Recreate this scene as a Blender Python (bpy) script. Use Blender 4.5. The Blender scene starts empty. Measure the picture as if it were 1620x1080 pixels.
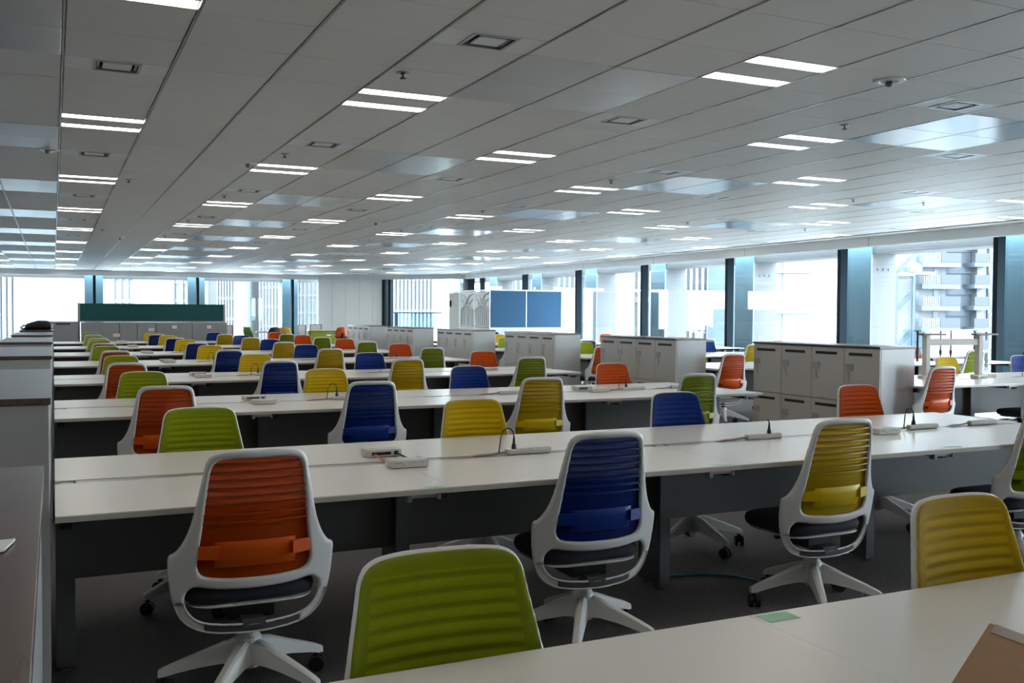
import bpy, bmesh, math, random
import numpy as np
from mathutils import Matrix, Vector

random.seed(7)
scene = bpy.context.scene
COL = scene.collection

# ------------------------------------------------------------------ camera
cam_data = bpy.data.cameras.new('camera')
cam = bpy.data.objects.new('camera', cam_data)
COL.objects.link(cam)
cam_data.sensor_width = 36.0
cam_data.lens = 1534.0 / 1620.0 * 36.0
cam_data.clip_end = 2000
_R = Vector((0.90405242, -0.4273854, 0.00556304))
_U = Vector((0.00680829, 0.02741289, 0.99960101))
_F = Vector((0.42736738, 0.90365383, -0.02769246))
cam.matrix_world = Matrix(((_R[0], _U[0], -_F[0], 0.0), (_R[1], _U[1], -_F[1], 0.0),
                           (_R[2], _U[2], -_F[2], 1.39), (0, 0, 0, 1)))
scene.camera = cam

# ------------------------------------------------------------------ light, exposure
SKY = 12.0
LAMP = 8.6
world = bpy.data.worlds.new('overcast_sky')
scene.world = world
world.use_nodes = True
wn = world.node_tree.nodes
wn['Background'].inputs[0].default_value = (0.80, 0.92, 1.0, 1)
wn['Background'].inputs[1].default_value = SKY
vs = scene.view_settings
vs.view_transform = 'Standard'
vs.look = 'None'
vs.exposure = 0.95
vs.gamma = 1.0
vs.use_curve_mapping = False
try:
    scene.cycles.max_bounces = 10
    scene.cycles.diffuse_bounces = 6
    scene.cycles.glossy_bounces = 4
    scene.cycles.transparent_max_bounces = 16
    scene.cycles.transmission_bounces = 4
    scene.cycles.caustics_reflective = False
    scene.cycles.caustics_refractive = False
    scene.cycles.sample_clamp_indirect = 4.0
except Exception:
    pass

# ------------------------------------------------------------------ materials
def mat(name, col, rough=0.6, metal=0.0, spec=0.5, noise=0.0, nscale=40.0, bump=0.0, bscale=200.0, coat=0.0):
    m = bpy.data.materials.new(name)
    m.use_nodes = True
    nt = m.node_tree
    b = nt.nodes['Principled BSDF']
    b.inputs['Base Color'].default_value = (*col, 1)
    b.inputs['Roughness'].default_value = rough
    b.inputs['Metallic'].default_value = metal
    b.inputs['Specular IOR Level'].default_value = spec
    b.inputs['Coat Weight'].default_value = coat
    if noise > 0 or bump > 0:
        tc = nt.nodes.new('ShaderNodeTexCoord')
    if noise > 0:
        n = nt.nodes.new('ShaderNodeTexNoise')
        n.inputs['Scale'].default_value = nscale
        n.inputs['Detail'].default_value = 3
        nt.links.new(tc.outputs['Object'], n.inputs['Vector'])
        mx = nt.nodes.new('ShaderNodeMix'); mx.data_type = 'RGBA'
        mx.inputs[6].default_value = (*[c * (1 - noise) for c in col], 1)
        mx.inputs[7].default_value = (*[min(1, c * (1 + noise)) for c in col], 1)
        nt.links.new(n.outputs['Fac'], mx.inputs[0])
        nt.links.new(mx.outputs[2], b.inputs['Base Color'])
    if bump > 0:
        n2 = nt.nodes.new('ShaderNodeTexNoise')
        n2.inputs['Scale'].default_value = bscale
        nt.links.new(tc.outputs['Object'], n2.inputs['Vector'])
        bp = nt.nodes.new('ShaderNodeBump')
        bp.inputs['Strength'].default_value = bump
        bp.inputs['Distance'].default_value = 0.002
        nt.links.new(n2.outputs['Fac'], bp.inputs['Height'])
        nt.links.new(bp.outputs['Normal'], b.inputs['Normal'])
    return m

def emis(name, col, s):
    m = bpy.data.materials.new(name); m.use_nodes = True
    nt = m.node_tree; nt.nodes.remove(nt.nodes['Principled BSDF'])
    e = nt.nodes.new('ShaderNodeEmission')
    e.inputs[0].default_value = (*col, 1); e.inputs[1].default_value = s
    nt.links.new(e.outputs[0], nt.nodes['Material Output'].inputs[0])
    return m

def glass(name, tint, reflect=1.0):
    """thin pane: tinted see-through, mirror share by Schlick's law, same from both sides"""
    m = bpy.data.materials.new(name); m.use_nodes = True
    nt = m.node_tree; nt.nodes.remove(nt.nodes['Principled BSDF'])
    N = nt.nodes.new; L = nt.links.new
    t = N('ShaderNodeBsdfTransparent'); t.inputs[0].default_value = (*tint, 1)
    g = N('ShaderNodeBsdfGlossy'); g.inputs['Roughness'].default_value = 0.015
    ge = N('ShaderNodeNewGeometry')
    d = N('ShaderNodeVectorMath'); d.operation = 'DOT_PRODUCT'; L(ge.outputs['Normal'], d.inputs[0]); L(ge.outputs['Incoming'], d.inputs[1])
    ab = N('ShaderNodeMath'); ab.operation = 'ABSOLUTE'; L(d.outputs['Value'], ab.inputs[0])
    om = N('ShaderNodeMath'); om.operation = 'SUBTRACT'; om.inputs[0].default_value = 1.0; L(ab.outputs[0], om.inputs[1])
    pw = N('ShaderNodeMath'); pw.operation = 'POWER'; L(om.outputs[0], pw.inputs[0]); pw.inputs[1].default_value = 5.0
    ma = N('ShaderNodeMath'); ma.operation = 'MULTIPLY_ADD'; L(pw.outputs[0], ma.inputs[0]); ma.inputs[1].default_value = 0.9; ma.inputs[2].default_value = 0.08 * reflect
    mx = N('ShaderNodeMixShader')
    L(ma.outputs[0], mx.inputs[0]); L(t.outputs[0], mx.inputs[1]); L(g.outputs[0], mx.inputs[2])
    L(mx.outputs[0], nt.nodes['Material Output'].inputs[0])
    return m

def fabric_mesh(name, col, see=0.16):
    """woven see-through chair mesh: diffuse and translucent threads with small open holes"""
    m = bpy.data.materials.new(name); m.use_nodes = True
    nt = m.node_tree; nt.nodes.remove(nt.nodes['Principled BSDF'])
    tc = nt.nodes.new('ShaderNodeTexCoord')
    mp = nt.nodes.new('ShaderNodeMapping')
    mp.inputs['Rotation'].default_value = (0, math.radians(45), 0)
    ck = nt.nodes.new('ShaderNodeTexChecker'); ck.inputs['Scale'].default_value = 520
    nt.links.new(tc.outputs['Object'], mp.inputs[0]); nt.links.new(mp.outputs[0], ck.inputs[0])
    ck.inputs[1].default_value = (*col, 1)
    ck.inputs[2].default_value = (*[c * 0.72 for c in col], 1)
    d = nt.nodes.new('ShaderNodeBsdfPrincipled'); d.inputs['Roughness'].default_value = 0.6
    d.inputs['Specular IOR Level'].default_value = 0.15
    tl = nt.nodes.new('ShaderNodeBsdfTranslucent')
    nt.links.new(ck.outputs[0], d.inputs['Base Color']); nt.links.new(ck.outputs[0], tl.inputs[0])
    a = nt.nodes.new('ShaderNodeMixShader'); a.inputs[0].default_value = 0.3
    nt.links.new(d.outputs[0], a.inputs[1]); nt.links.new(tl.outputs[0], a.inputs[2])
    # shade of the ribs and frame behind, painted into the colour as bands
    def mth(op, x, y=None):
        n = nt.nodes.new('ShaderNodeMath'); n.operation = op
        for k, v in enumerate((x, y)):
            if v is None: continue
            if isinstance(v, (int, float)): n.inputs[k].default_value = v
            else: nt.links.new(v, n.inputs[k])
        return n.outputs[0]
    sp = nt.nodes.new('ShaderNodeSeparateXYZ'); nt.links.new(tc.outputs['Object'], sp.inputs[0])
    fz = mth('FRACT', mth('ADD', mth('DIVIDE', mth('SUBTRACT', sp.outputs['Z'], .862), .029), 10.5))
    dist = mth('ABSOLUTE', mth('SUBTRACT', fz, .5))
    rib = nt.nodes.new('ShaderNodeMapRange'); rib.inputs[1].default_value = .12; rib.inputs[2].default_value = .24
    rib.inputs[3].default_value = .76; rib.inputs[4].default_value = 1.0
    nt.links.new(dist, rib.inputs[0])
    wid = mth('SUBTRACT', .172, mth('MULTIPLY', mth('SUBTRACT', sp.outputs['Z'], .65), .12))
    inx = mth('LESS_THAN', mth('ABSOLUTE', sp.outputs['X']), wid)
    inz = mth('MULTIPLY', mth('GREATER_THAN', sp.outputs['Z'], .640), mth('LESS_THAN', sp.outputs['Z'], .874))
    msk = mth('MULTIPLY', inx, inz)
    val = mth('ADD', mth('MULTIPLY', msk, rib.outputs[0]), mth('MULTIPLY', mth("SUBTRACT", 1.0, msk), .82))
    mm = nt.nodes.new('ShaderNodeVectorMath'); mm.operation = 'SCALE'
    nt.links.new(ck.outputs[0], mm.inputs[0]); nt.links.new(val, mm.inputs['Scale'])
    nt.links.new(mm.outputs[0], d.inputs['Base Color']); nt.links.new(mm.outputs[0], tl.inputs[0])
    tr = nt.nodes.new('ShaderNodeBsdfTransparent')
    b = nt.nodes.new('ShaderNodeMixShader'); b.inputs[0].default_value = see
    nt.links.new(a.outputs[0], b.inputs[1]); nt.links.new(tr.outputs[0], b.inputs[2])
    nt.links.new(b.outputs[0], nt.nodes['Material Output'].inputs[0])
    return m

def carpet_mat():
    m = bpy.data.materials.new('grey_herringbone_carpet'); m.use_nodes = True
    nt = m.node_tree; b = nt.nodes['Principled BSDF']
    N = nt.nodes.new; L = nt.links.new
    tc = N('ShaderNodeTexCoord'); sp = N('ShaderNodeSeparateXYZ'); L(tc.outputs['Object'], sp.inputs[0])
    def mth(op, a, bb=None):
        n = N('ShaderNodeMath'); n.operation = op
        for k, v in enumerate((a, bb)):
            if v is None: continue
            if isinstance(v, (int, float)): n.inputs[k].default_value = v
            else: L(v, n.inputs[k])
        return n.outputs[0]
    # zigzag rows: fine stripes whose slant flips every 4 cm
    zig = mth('PINGPONG', sp.outputs['X'], 0.04)
    v = mth('ADD', sp.outputs['Y'], zig)
    st = mth('PINGPONG', v, 0.008)
    st = mth('MULTIPLY', st, 125.0)
    n = N('ShaderNodeTexNoise'); n.inputs['Scale'].default_value = 160; n.inputs['Detail'].default_value = 2
    L(tc.outputs['Object'], n.inputs['Vector'])
    n2 = N('ShaderNodeTexNoise'); n2.inputs['Scale'].default_value = 1.2; n2.inputs['Detail'].default_value = 2
    L(tc.outputs['Object'], n2.inputs['Vector'])
    s = mth('MULTIPLY', st, n.outputs['Fac'])
    r = N('ShaderNodeValToRGB')
    r.color_ramp.elements[0].position = 0.12; r.color_ramp.elements[0].color = (0.050, 0.047, 0.048, 1)
    r.color_ramp.elements[1].position = 0.6; r.color_ramp.elements[1].color = (0.26, 0.25, 0.25, 1)
    L(s, r.inputs[0]); L(r.outputs[0], b.inputs['Base Color'])
    b.inputs['Roughness'].default_value = 0.9
    b.inputs['Specular IOR Level'].default_value = 0.25
    bp = N('ShaderNodeBump'); bp.inputs['Strength'].default_value = 0.4; bp.inputs['Distance'].default_value = 0.004
    L(s, bp.inputs['Height']); L(bp.outputs['Normal'], b.inputs['Normal'])
    return m

def wood_mat(name, c1, c2, rough):
    m = bpy.data.materials.new(name); m.use_nodes = True
    nt = m.node_tree; b = nt.nodes['Principled BSDF']
    tc = nt.nodes.new('ShaderNodeTexCoord'); mp = nt.nodes.new('ShaderNodeMapping')
    mp.inputs['Scale'].default_value = (60, 3, 60)
    n = nt.nodes.new('ShaderNodeTexNoise'); n.inputs['Scale'].default_value = 1.0; n.inputs['Detail'].default_value = 5
    r = nt.nodes.new('ShaderNodeValToRGB')
    r.color_ramp.elements[0].position = .3; r.color_ramp.elements[0].color = (*c1, 1)
    r.color_ramp.elements[1].position = .7; r.color_ramp.elements[1].color = (*c2, 1)
    nt.links.new(tc.outputs['Object'], mp.inputs[0]); nt.links.new(mp.outputs[0], n.inputs['Vector'])
    nt.links.new(n.outputs['Fac'], r.inputs[0]); nt.links.new(r.outputs[0], b.inputs['Base Color'])
    b.inputs['Roughness'].default_value = rough
    return m

M = {}
M['carpet'] = carpet_mat()
M['tile'] = mat('mineral_ceiling_tile', (0.75, 0.735, 0.705), 0.48, spec=0.9, noise=0.06, nscale=260, bump=0.03, bscale=260)
M['tile_metal'] = mat('painted_metal_ceiling_panel', (0.72, 0.74, 0.76), 0.19, metal=0.3, spec=0.8)
M['vent_panel'] = mat('white_vent_panel', (0.80, 0.82, 0.83), 0.35)
M['tbar'] = mat('ceiling_grid_metal', (0.34, 0.345, 0.36), 0.25, metal=0.6)
M['plenum'] = mat('dark_joint', (0.02, 0.02, 0.02), 0.9)
M['wallwhite'] = mat('white_wall_paint', (0.86, 0.87, 0.86), 0.5, noise=0.02, nscale=3)
M['wallgrey'] = mat('grey_wall_paint', (0.42, 0.42, 0.41), 0.7, noise=0.04, nscale=4)
M['bulkhead'] = mat('white_bulkhead_panel', (0.74, 0.77, 0.78), 0.4)
M['mullion'] = mat('dark_blue_grey_mullion', (0.012, 0.022, 0.030), 0.75, spec=0.12)
M['glass'] = glass('tinted_window_glass', (0.92, 0.965, 0.98))
M['railglass'] = glass('clear_rail_glass', (0.80, 0.92, 0.95))
M['steel'] = mat('brushed_steel', (0.45, 0.46, 0.47), 0.3, metal=0.9)
M['desk'] = mat('white_desk_laminate', (0.82, 0.80, 0.755), 0.26, spec=0.6)
M['deskedge'] = mat('beige_desk_edge', (0.50, 0.45, 0.40), 0.45)
M['panel'] = mat('dark_grey_desk_steel', (0.105, 0.10, 0.095), 0.5, noise=0.05, nscale=300)
M['deskleg'] = mat('charcoal_desk_leg', (0.105, 0.108, 0.112), 0.45)
M['tray'] = mat('silver_cable_lid', (0.30, 0.31, 0.33), 0.30, metal=0.6)
M['black'] = mat('black_plastic', (0.008, 0.008, 0.009), 0.45)
M['frame'] = mat('light_grey_chair_plastic', (0.76, 0.755, 0.74), 0.38)
M['frame_shade'] = mat('grey_part_and_grip_shade', (0.07, 0.07, 0.08), 0.5)
M['seat'] = mat('dark_navy_seat_fabric', (0.016, 0.017, 0.028), 0.85, noise=0.25, nscale=500)
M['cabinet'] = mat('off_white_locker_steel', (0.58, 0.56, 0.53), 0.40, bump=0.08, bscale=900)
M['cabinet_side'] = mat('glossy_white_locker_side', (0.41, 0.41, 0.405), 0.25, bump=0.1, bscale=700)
M['cabtop'] = wood_mat('dark_walnut_top', (0.075, 0.042, 0.033), (0.13, 0.078, 0.062), 0.26)
M['slot'] = mat('black_slot', (0.006, 0.006, 0.006), 0.6)
M['cardholder'] = mat('grey_card_holder', (0.40, 0.38, 0.38), 0.35)
M['lock'] = mat('pale_lock_plastic', (0.55, 0.53, 0.50), 0.4)
M['white'] = mat('white_plastic', (0.62, 0.61, 0.57), 0.4)
M['mark'] = mat('dark_grey_print', (0.12, 0.12, 0.12), 0.6)
M['beige'] = mat('beige_cord', (0.45, 0.36, 0.29), 0.5)
M['orangecable'] = mat('orange_network_cable', (0.75, 0.22, 0.05), 0.5)
M['bluecable'] = mat('blue_network_cable', (0.05, 0.25, 0.40), 0.5)
M['tape'] = mat('pale_green_tape', (0.32, 0.62, 0.40), 0.6)
M['tapeb'] = mat('pale_aqua_tape', (0.40, 0.66, 0.62), 0.6)
M['paper'] = mat('white_paper', (0.75, 0.77, 0.75), 0.7)
M['carton'] = mat('brown_cardboard', (0.30, 0.155, 0.055), 0.8, noise=0.12, nscale=12)
M['cartontape'] = mat('brown_packing_tape', (0.26, 0.16, 0.075), 0.45)
M['greenfelt'] = mat('dark_teal_felt', (0.010, 0.080, 0.078), 0.9, noise=0.2, nscale=120)
M['bluefelt'] = mat('blue_felt', (0.030, 0.100, 0.200), 0.9, noise=0.15, nscale=90)
M['greysteel'] = mat('grey_cabinet_steel', (0.32, 0.32, 0.33), 0.45)
M['pinkframe'] = mat('pink_label_border', (0.65, 0.12, 0.16), 0.5)
M['frosted'] = mat('frosted_panel', (0.58, 0.63, 0.64), 0.5)
M['beigepanel'] = mat('beige_panel', (0.42, 0.44, 0.36), 0.6)
M['olive'] = mat('olive_sofa_fabric', (0.33, 0.36, 0.04), 0.9, noise=0.12, nscale=60)
M['lime'] = mat('green_lounge_chair', (0.16, 0.36, 0.05), 0.6)
M['mustard'] = mat('mustard_fabric', (0.75, 0.48, 0.06), 0.8)
M['bagfabric'] = mat('black_bag_fabric', (0.008, 0.009, 0.012), 0.8, bump=0.4, bscale=60)
M['stand'] = mat('taupe_stand', (0.46, 0.43, 0.39), 0.5)
M['standtop'] = mat('brown_stand_top', (0.16, 0.12, 0.10), 0.5)
M['boardframe'] = mat('dark_board_frame', (0.06, 0.035, 0.05), 0.4)
M['boardpink'] = mat('pale_pink_board', (0.78, 0.66, 0.70), 0.3)
M['speck'] = mat('speckled_white_patch', (0.82, 0.86, 0.88), 0.5, noise=0.3, nscale=30)
M['lamp'] = emis('tube_light', (1.0, 0.94, 0.85), LAMP)
M['louver'] = mat('white_louver', (0.85, 0.84, 0.80), 0.3)
M['extwhite'] = mat('white_concrete_exterior', (0.098, 0.105, 0.112), 0.7)
M['extcolumn'] = mat('blue_grey_column_cladding', (0.145, 0.27, 0.34), 0.35)
M['extground'] = mat('pale_paving', (0.36, 0.37, 0.38), 0.8)
M['bldwhite'] = mat('white_building_wall', (0.145, 0.156, 0.166), 0.8)
M['bldgrey'] = mat('pale_blue_grey_wall', (0.072, 0.09, 0.11), 0.8)
M['bldmid'] = mat('grey_blue_wall', (0.038, 0.053, 0.072), 0.8)
M['blddark'] = mat('dark_balcony_panel', (0.011, 0.018, 0.028), 0.4)
M['bldglass'] = mat('building_window_glass', (0.05, 0.075, 0.095), 0.3)
M['bldpale'] = mat('pale_curtain_wall', (0.12, 0.147, 0.16), 0.6)
CC = {'orange': (0.80, 0.105, 0.002), 'green': (0.37, 0.45, 0.003), 'yellow': (0.86, 0.59, 0.002), 'blue': (0.003, 0.036, 0.28)}
for k, c in CC.items():
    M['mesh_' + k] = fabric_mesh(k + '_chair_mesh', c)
    M['rib_' + k] = mat(k + '_chair_rib', tuple(x * 0.42 for x in c), 0.4, spec=0.35)
    M['plastic_' + k] = mat(k + '_chair_plastic', tuple(x * 0.8 for x in c), 0.4, spec=0.35)

# ------------------------------------------------------------------ geometry helpers
class MB:
    def __init__(s): s.v = []; s.f = []
    def quad(s, a, b, z0, z1):
        return s.add([(a[0], a[1], z0), (b[0], b[1], z0), (b[0], b[1], z1), (a[0], a[1], z1)], [(0, 1, 2, 3)])
    def add(s, vs, fs):
        n = len(s.v); s.v += [tuple(p) for p in vs]; s.f += [tuple(i + n for i in f) for f in fs]; return s
    def box(s, x0, x1, y0, y1, z0, z1):
        if x0 > x1: x0, x1 = x1, x0
        if y0 > y1: y0, y1 = y1, y0
        if z0 > z1: z0, z1 = z1, z0
        return s.add([(x0, y0, z0), (x1, y0, z0), (x1, y1, z0), (x0, y1, z0), (x0, y0, z1), (x1, y0, z1), (x1, y1, z1), (x0, y1, z1)],
                     [(0, 3, 2, 1), (4, 5, 6, 7), (0, 1, 5, 4), (1, 2, 6, 5), (2, 3, 7, 6), (3, 0, 4, 7)])
    def tube(s, pts, r, n=8, ry=None, caps=True):
        pts = [Vector(p) for p in pts]; rr = r if isinstance(r, (list, tuple)) else [r] * len(pts)
        rings = []
        for i, p in enumerate(pts):
            d = (pts[min(i + 1, len(pts) - 1)] - pts[max(i - 1, 0)]).normalized()
            ref = Vector((0, 0, 1)) if abs(d.z) < 0.95 else Vector((1, 0, 0))
            a = d.cross(ref).normalized(); b = a.cross(d).normalized()
            k = (ry or 1.0)
            rings.append([p + a * (rr[i] * math.cos(2 * math.pi * j / n)) + b * (rr[i] * k * math.sin(2 * math.pi * j / n)) for j in range(n)])
        vs = [q for ring in rings for q in ring]; fs = []
        for i in range(len(pts) - 1):
            for j in range(n):
                fs.append((i * n + j, i * n + (j + 1) % n, (i + 1) * n + (j + 1) % n, (i + 1) * n + j))
        if caps: fs.append(tuple(range(n))[::-1]); fs.append(tuple((len(pts) - 1) * n + j for j in range(n)))
        return s.add(vs, fs)
    def lathe(s, prof, n=16, c=(0, 0)):
        vs = []; fs = []
        for r, z in prof: vs += [(c[0] + r * math.cos(2 * math.pi * j / n), c[1] + r * math.sin(2 * math.pi * j / n), z) for j in range(n)]
        for i in range(len(prof) - 1):
            for j in range(n): fs.append((i * n + j, i * n + (j + 1) % n, (i + 1) * n + (j + 1) % n, (i + 1) * n + j))
        fs.append(tuple(range(n))[::-1]); fs.append(tuple((len(prof) - 1) * n + j for j in range(n)))
        return s.add(vs, fs)
    def prism(s, poly, z0, z1):
        n = len(poly)
        vs = [(x, y, z0) for x, y in poly] + [(x, y, z1) for x, y in poly]
        return s.add(vs, [tuple(range(n))[::-1], tuple(range(n, 2 * n))] + [(i, (i + 1) % n, n + (i + 1) % n, n + i) for i in range(n)])
    def data(s, name, m, bevel=0.0, seg=2, smooth=False):
        me = bpy.data.meshes.new(name); me.from_pydata(s.v, [], s.f)
        if bevel > 0:
            bm = bmesh.new(); bm.from_mesh(me)
            bmesh.ops.bevel(bm, geom=bm.edges[:], offset=bevel, segments=seg, affect='EDGES', clamp_overlap=True)
            bm.to_mesh(me); bm.free()
        me.materials.append(m)
        if smooth: me.polygons.foreach_set('use_smooth', [True] * len(me.polygons))
        me.update()
        return me

def link(name, me, parent=None, loc=(0, 0, 0), rz=0.0, kind=None, label=None):
    o = bpy.data.objects.new(name, me); COL.objects.link(o)
    o.location = loc; o.rotation_euler = (0, 0, rz)
    if parent is not None: o.parent = parent
    if kind: o['kind'] = kind
    if label: o['label'] = label
    return o

def put(name, mb, m, parent=None, bevel=0.0, seg=2, smooth=False, **k):
    return link(name, mb.data(name, m, bevel, seg, smooth), parent, **k)

def tag(o, label, cat, group=None):
    o['label'] = label; o['category'] = cat
    if group: o['group'] = group
    return o

def thing(name, label, cat, loc=(0, 0, 0), rz=0.0, group=None):
    o = bpy.data.objects.new(name, None); COL.objects.link(o)
    o.location = loc; o.rotation_euler = (0, 0, rz); o.empty_display_size = 0.1
    return tag(o, label, cat, group)

def struct(name, mb, m, label, bevel=0.0, **k):
    return put(name, mb, m, bevel=bevel, kind='structure', label=label, **k)

def kids(o): return list(o.children)
def dup(root, loc, rz=0.0, label=None, swap=None):
    def cp(o, par):
        c = o.copy(); COL.objects.link(c)
        if par is not None: c.parent = par
        if swap and c.type == 'MESH' and o.data.name in swap: c.data = swap[o.data.name]
        for ch in KIDS.get(o.name, ()): cp(ch, c)
        return c
    r = cp(root, None); r.location = loc; r.rotation_euler = (0, 0, rz)
    if label: r['label'] = label
    return r
KIDS = {}
def index_kids(o):
    KIDS[o.name] = [c for c in bpy.data.objects if c.parent == o]
    for c in KIDS[o.name]: index_kids(c)

ORD = ['nearest', 'second', 'third', 'fourth', 'fifth', 'sixth', 'seventh', 'eighth', 'ninth', 'tenth', 'eleventh', 'twelfth']

# ================================================================== ROOM SHELL
CZ = 2.89                     # ceiling height
GX, GY, T = 0.059, 5.035, 0.6  # ceiling grid origin and module
X_L, Y_B = -6.0, -2.6         # hidden walls
X_R, Y_E = 13.8, 37.55        # inner faces of the window bulkheads
OFF = 0.32
A1 = Vector((9.35, 37.55)); A2 = Vector((13.8, 33.27))
cd = (A2 - A1).normalized(); cn = Vector((-cd.y, cd.x))      # outward normal
if cn.x < 0: cn = -cn
G1 = Vector((9.35 + 0.13, 37.55 + OFF)); G2 = Vector((13.8 + OFF, 33.27 + 0.13))
outer = [(X_L, Y_B), (X_R + OFF, Y_B), (G2.x, G2.y), (G1.x, G1.y), (X_L, Y_E + OFF)]
struct('floor', MB().prism(outer, -0.12, 0.0), M['carpet'], 'dark grey herringbone carpet across the open office')
ceil = struct('ceiling', MB().prism(outer, CZ + 0.012, CZ + 0.15), M['plenum'], 'suspended ceiling of square grey tiles with light strips')
struct('wall_left', MB().box(X_L - 0.15, X_L, Y_B, Y_E + OFF, 0, CZ), M['wallgrey'], 'plain grey side wall beyond the low cabinets')
struct('wall_back', MB().box(X_L, X_R + OFF, Y_B - 0.15, Y_B, 0, CZ), M['wallgrey'], 'plain grey wall behind the viewpoint')

# camera frustum test, only to leave out what the photograph shows nothing of
CP = Vector((0, 0, 1.39))
def seen(x, y, z, m=60):
    v = Vector((x, y, z)) - CP; q = v.dot(_F)
    if q < 0.3: return False
    px = 810 + 1534 * v.dot(_R) / q; py = 540 - 1534 * v.dot(_U) / q
    return -m < px < 1620 + m and -m < py < 1080 + m
def inroom(x, y, pad=0.0):
    if x > X_R - pad or y > Y_E - pad or x < X_L or y < Y_B: return False
    return (Vector((x, y)) - A1).dot(cn) < -pad

# tile meshes (origin at tile corner)
G = 0.010
tile_me = MB().box(G, T - G, 0.003, T - 0.003, -0.012, 0.012).data('ceiling_tile', M['tile'], 0.002, 1)
half_me = MB().box(G, T - G, 0.003, T / 2 - 0.003, -0.012, 0.012).data('ceiling_half_tile', M['tile'], 0.002, 1)
metal_me = MB().box(G, T - G, 0.002, T - 0.002, -0.014, 0.012).data('metal_panel', M['tile_metal'], 0.002, 1)
tiles = []
for i in range(-10, 24):
    for j in range(-13, 56):
        x, y = GX + i * T, GY + j * T
        xm, ym = x + T / 2, y + T / 2
        if not inroom(xm, ym, 0.35): continue
        a, b = i % 6, j % 6
        if (a == 0 and b == 5) or (a == 3 and b == 2): continue          # light fittings
        k = 'tile'; yy = y
        if a in (4, 5) and b in (0, 1): k = 'metal'
        if a == 0 and b == 2: k = 'half'; yy = y + T / 2
        if a == 3 and b == 5: k = 'half'
        d = math.hypot(xm, ym)
        vis = any(seen(px, py, CZ, 10) for px, py in ((x, y), (x + T, y), (x, y + T), (x + T, y + T)))
        tiles.append((0 if vis else 1, d, k, x, yy))
tiles.sort()
rest = {'tile': MB(), 'metal': MB()}
n_metal = n_tile = 0
for vis, d, k, x, y in tiles:
    if k == 'metal' and vis == 0 and n_metal < 90:
        n_metal += 1; link('metal_panel', metal_me, ceil, (x, y, CZ))
    elif k != 'metal' and vis == 0 and n_tile < 205:
        n_tile += 1; link('ceiling_tile', tile_me if k == 'tile' else half_me, ceil, (x, y, CZ))
    elif k == 'metal':
        rest['metal'].box(x + G, x + T - G, y + .002, y + T - .002, CZ - .014, CZ + .012)
    else:
        rest['tile'].box(x + G, x + T - G, y + .003, y + (T if k == 'tile' else T / 2) - .003, CZ - .012, CZ + .012)
put('ceiling_tile_field', rest['tile'], M['tile'], ceil, kind='stuff')
put('metal_panel_field', rest['metal'], M['tile_metal'], ceil, kind='stuff')
for i in range(-10, 24):
    x = GX + i * T
    ye = Y_E - 0.05
    while ye > 5 and not inroom(x, ye, 0.05): ye -= 0.2
    put('grid_bar', MB().box(-0.006, 0.006, Y_B, ye, CZ - 0.014, CZ + 0.012), M['tbar'], ceil, loc=(x, 0, 0))
# plain strip that closes the ceiling beside the bulkheads
edge = MB()
edge.prism([(X_R - 0.36, Y_B), (X_R, Y_B), (X_R, 33.27), (X_R - 0.36, 33.27)], CZ - 0.012, CZ + 0.01)
edge.prism([(A1.x - cn.x * .5, A1.y - cn.y * .5), (A2.x - cn.x * .5, A2.y - cn.y * .5), (A2.x, A2.y), (A1.x, A1.y)], CZ - 0.013, CZ + 0.01)
edge.prism([(X_L, Y_E - .45), (9.35, Y_E - .45), (9.35, Y_E), (X_L, Y_E)], CZ - 0.012, CZ + 0.01)
put('perimeter_strip', edge, M['tile'], ceil, kind='stuff')

# light fittings
lamp_me = MB().box(0.014, T - 0.014, 0, 0.135, 0.0, 0.006).data('light_tube', M['lamp'])
trough = MB()
for y0 in (0.028, T - 0.028 - 0.135):
    trough.box(0.008, T - 0.008, y0 - .006, y0, -0.012, 0.02); trough.box(0.008, T - 0.008, y0 + .135, y0 + .141, -0.012, 0.02)
trough_me = trough.data('light_frame', M['vent_panel'])
mid = MB().box(G, T - G, 0.172, T - 0.172, -0.012, 0.01); mid.box(G, T - G, 0.003, 0.02, -.012, .01); mid.box(G, T - G, T - .02, T - .003, -.012, .01)
mid_me = mid.data('centre_strip', M['tile'])
fin = MB()
for k in range(15):
    xx = 0.035 + k * 0.038
    fin.box(xx, xx + 0.0012, 0.001, 0.134, -0.012, -0.001)
fin_me = fin.data('louver', M['louver'])
def light(i, j, label, near):
    x, y = GX + i * T, GY + j * T
    t = thing('ceiling_light', label, 'light', (x, y, CZ), group='twin strip ceiling lights')
    link('light_frame', trough_me, t); link('centre_strip', mid_me, t)
    for y0 in (0.028, T - 0.028 - 0.135):
        d = link('light_tube', lamp_me, t, (0, y0, 0))
        if near: link('louver', fin_me, d, kind='stuff')
cols = {}
for i in range(-9, 24):
    for j in range(-13, 56):
        if (i % 6 == 0 and j % 6 == 5) or (i % 6 == 3 and j % 6 == 2):
            if inroom(GX + (i + .5) * T, GY + (j + .5) * T, 0.35): cols.setdefault(i, []).append(j)
colname = {}
for n, i in enumerate(sorted(cols)): colname[i] = n
COLW = ['outermost left-hand', 'left edge', 'left aisle', 'main bank left', 'main bank centre', 'main bank right', 'aisle right', 'window side', 'window edge', 'far window edge']
COLN = {-9: 'outermost left line', -6: 'second left line', -3: 'line left of the cabinets', 0: 'line beside the cabinets', 3: 'line over the first chairs', 6: 'mid-desk line',
        9: 'desk-end line', 12: 'line over the lockers', 15: 'line over window desks', 18: 'second line from the windows', 21: 'line along the windows'}
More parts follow.
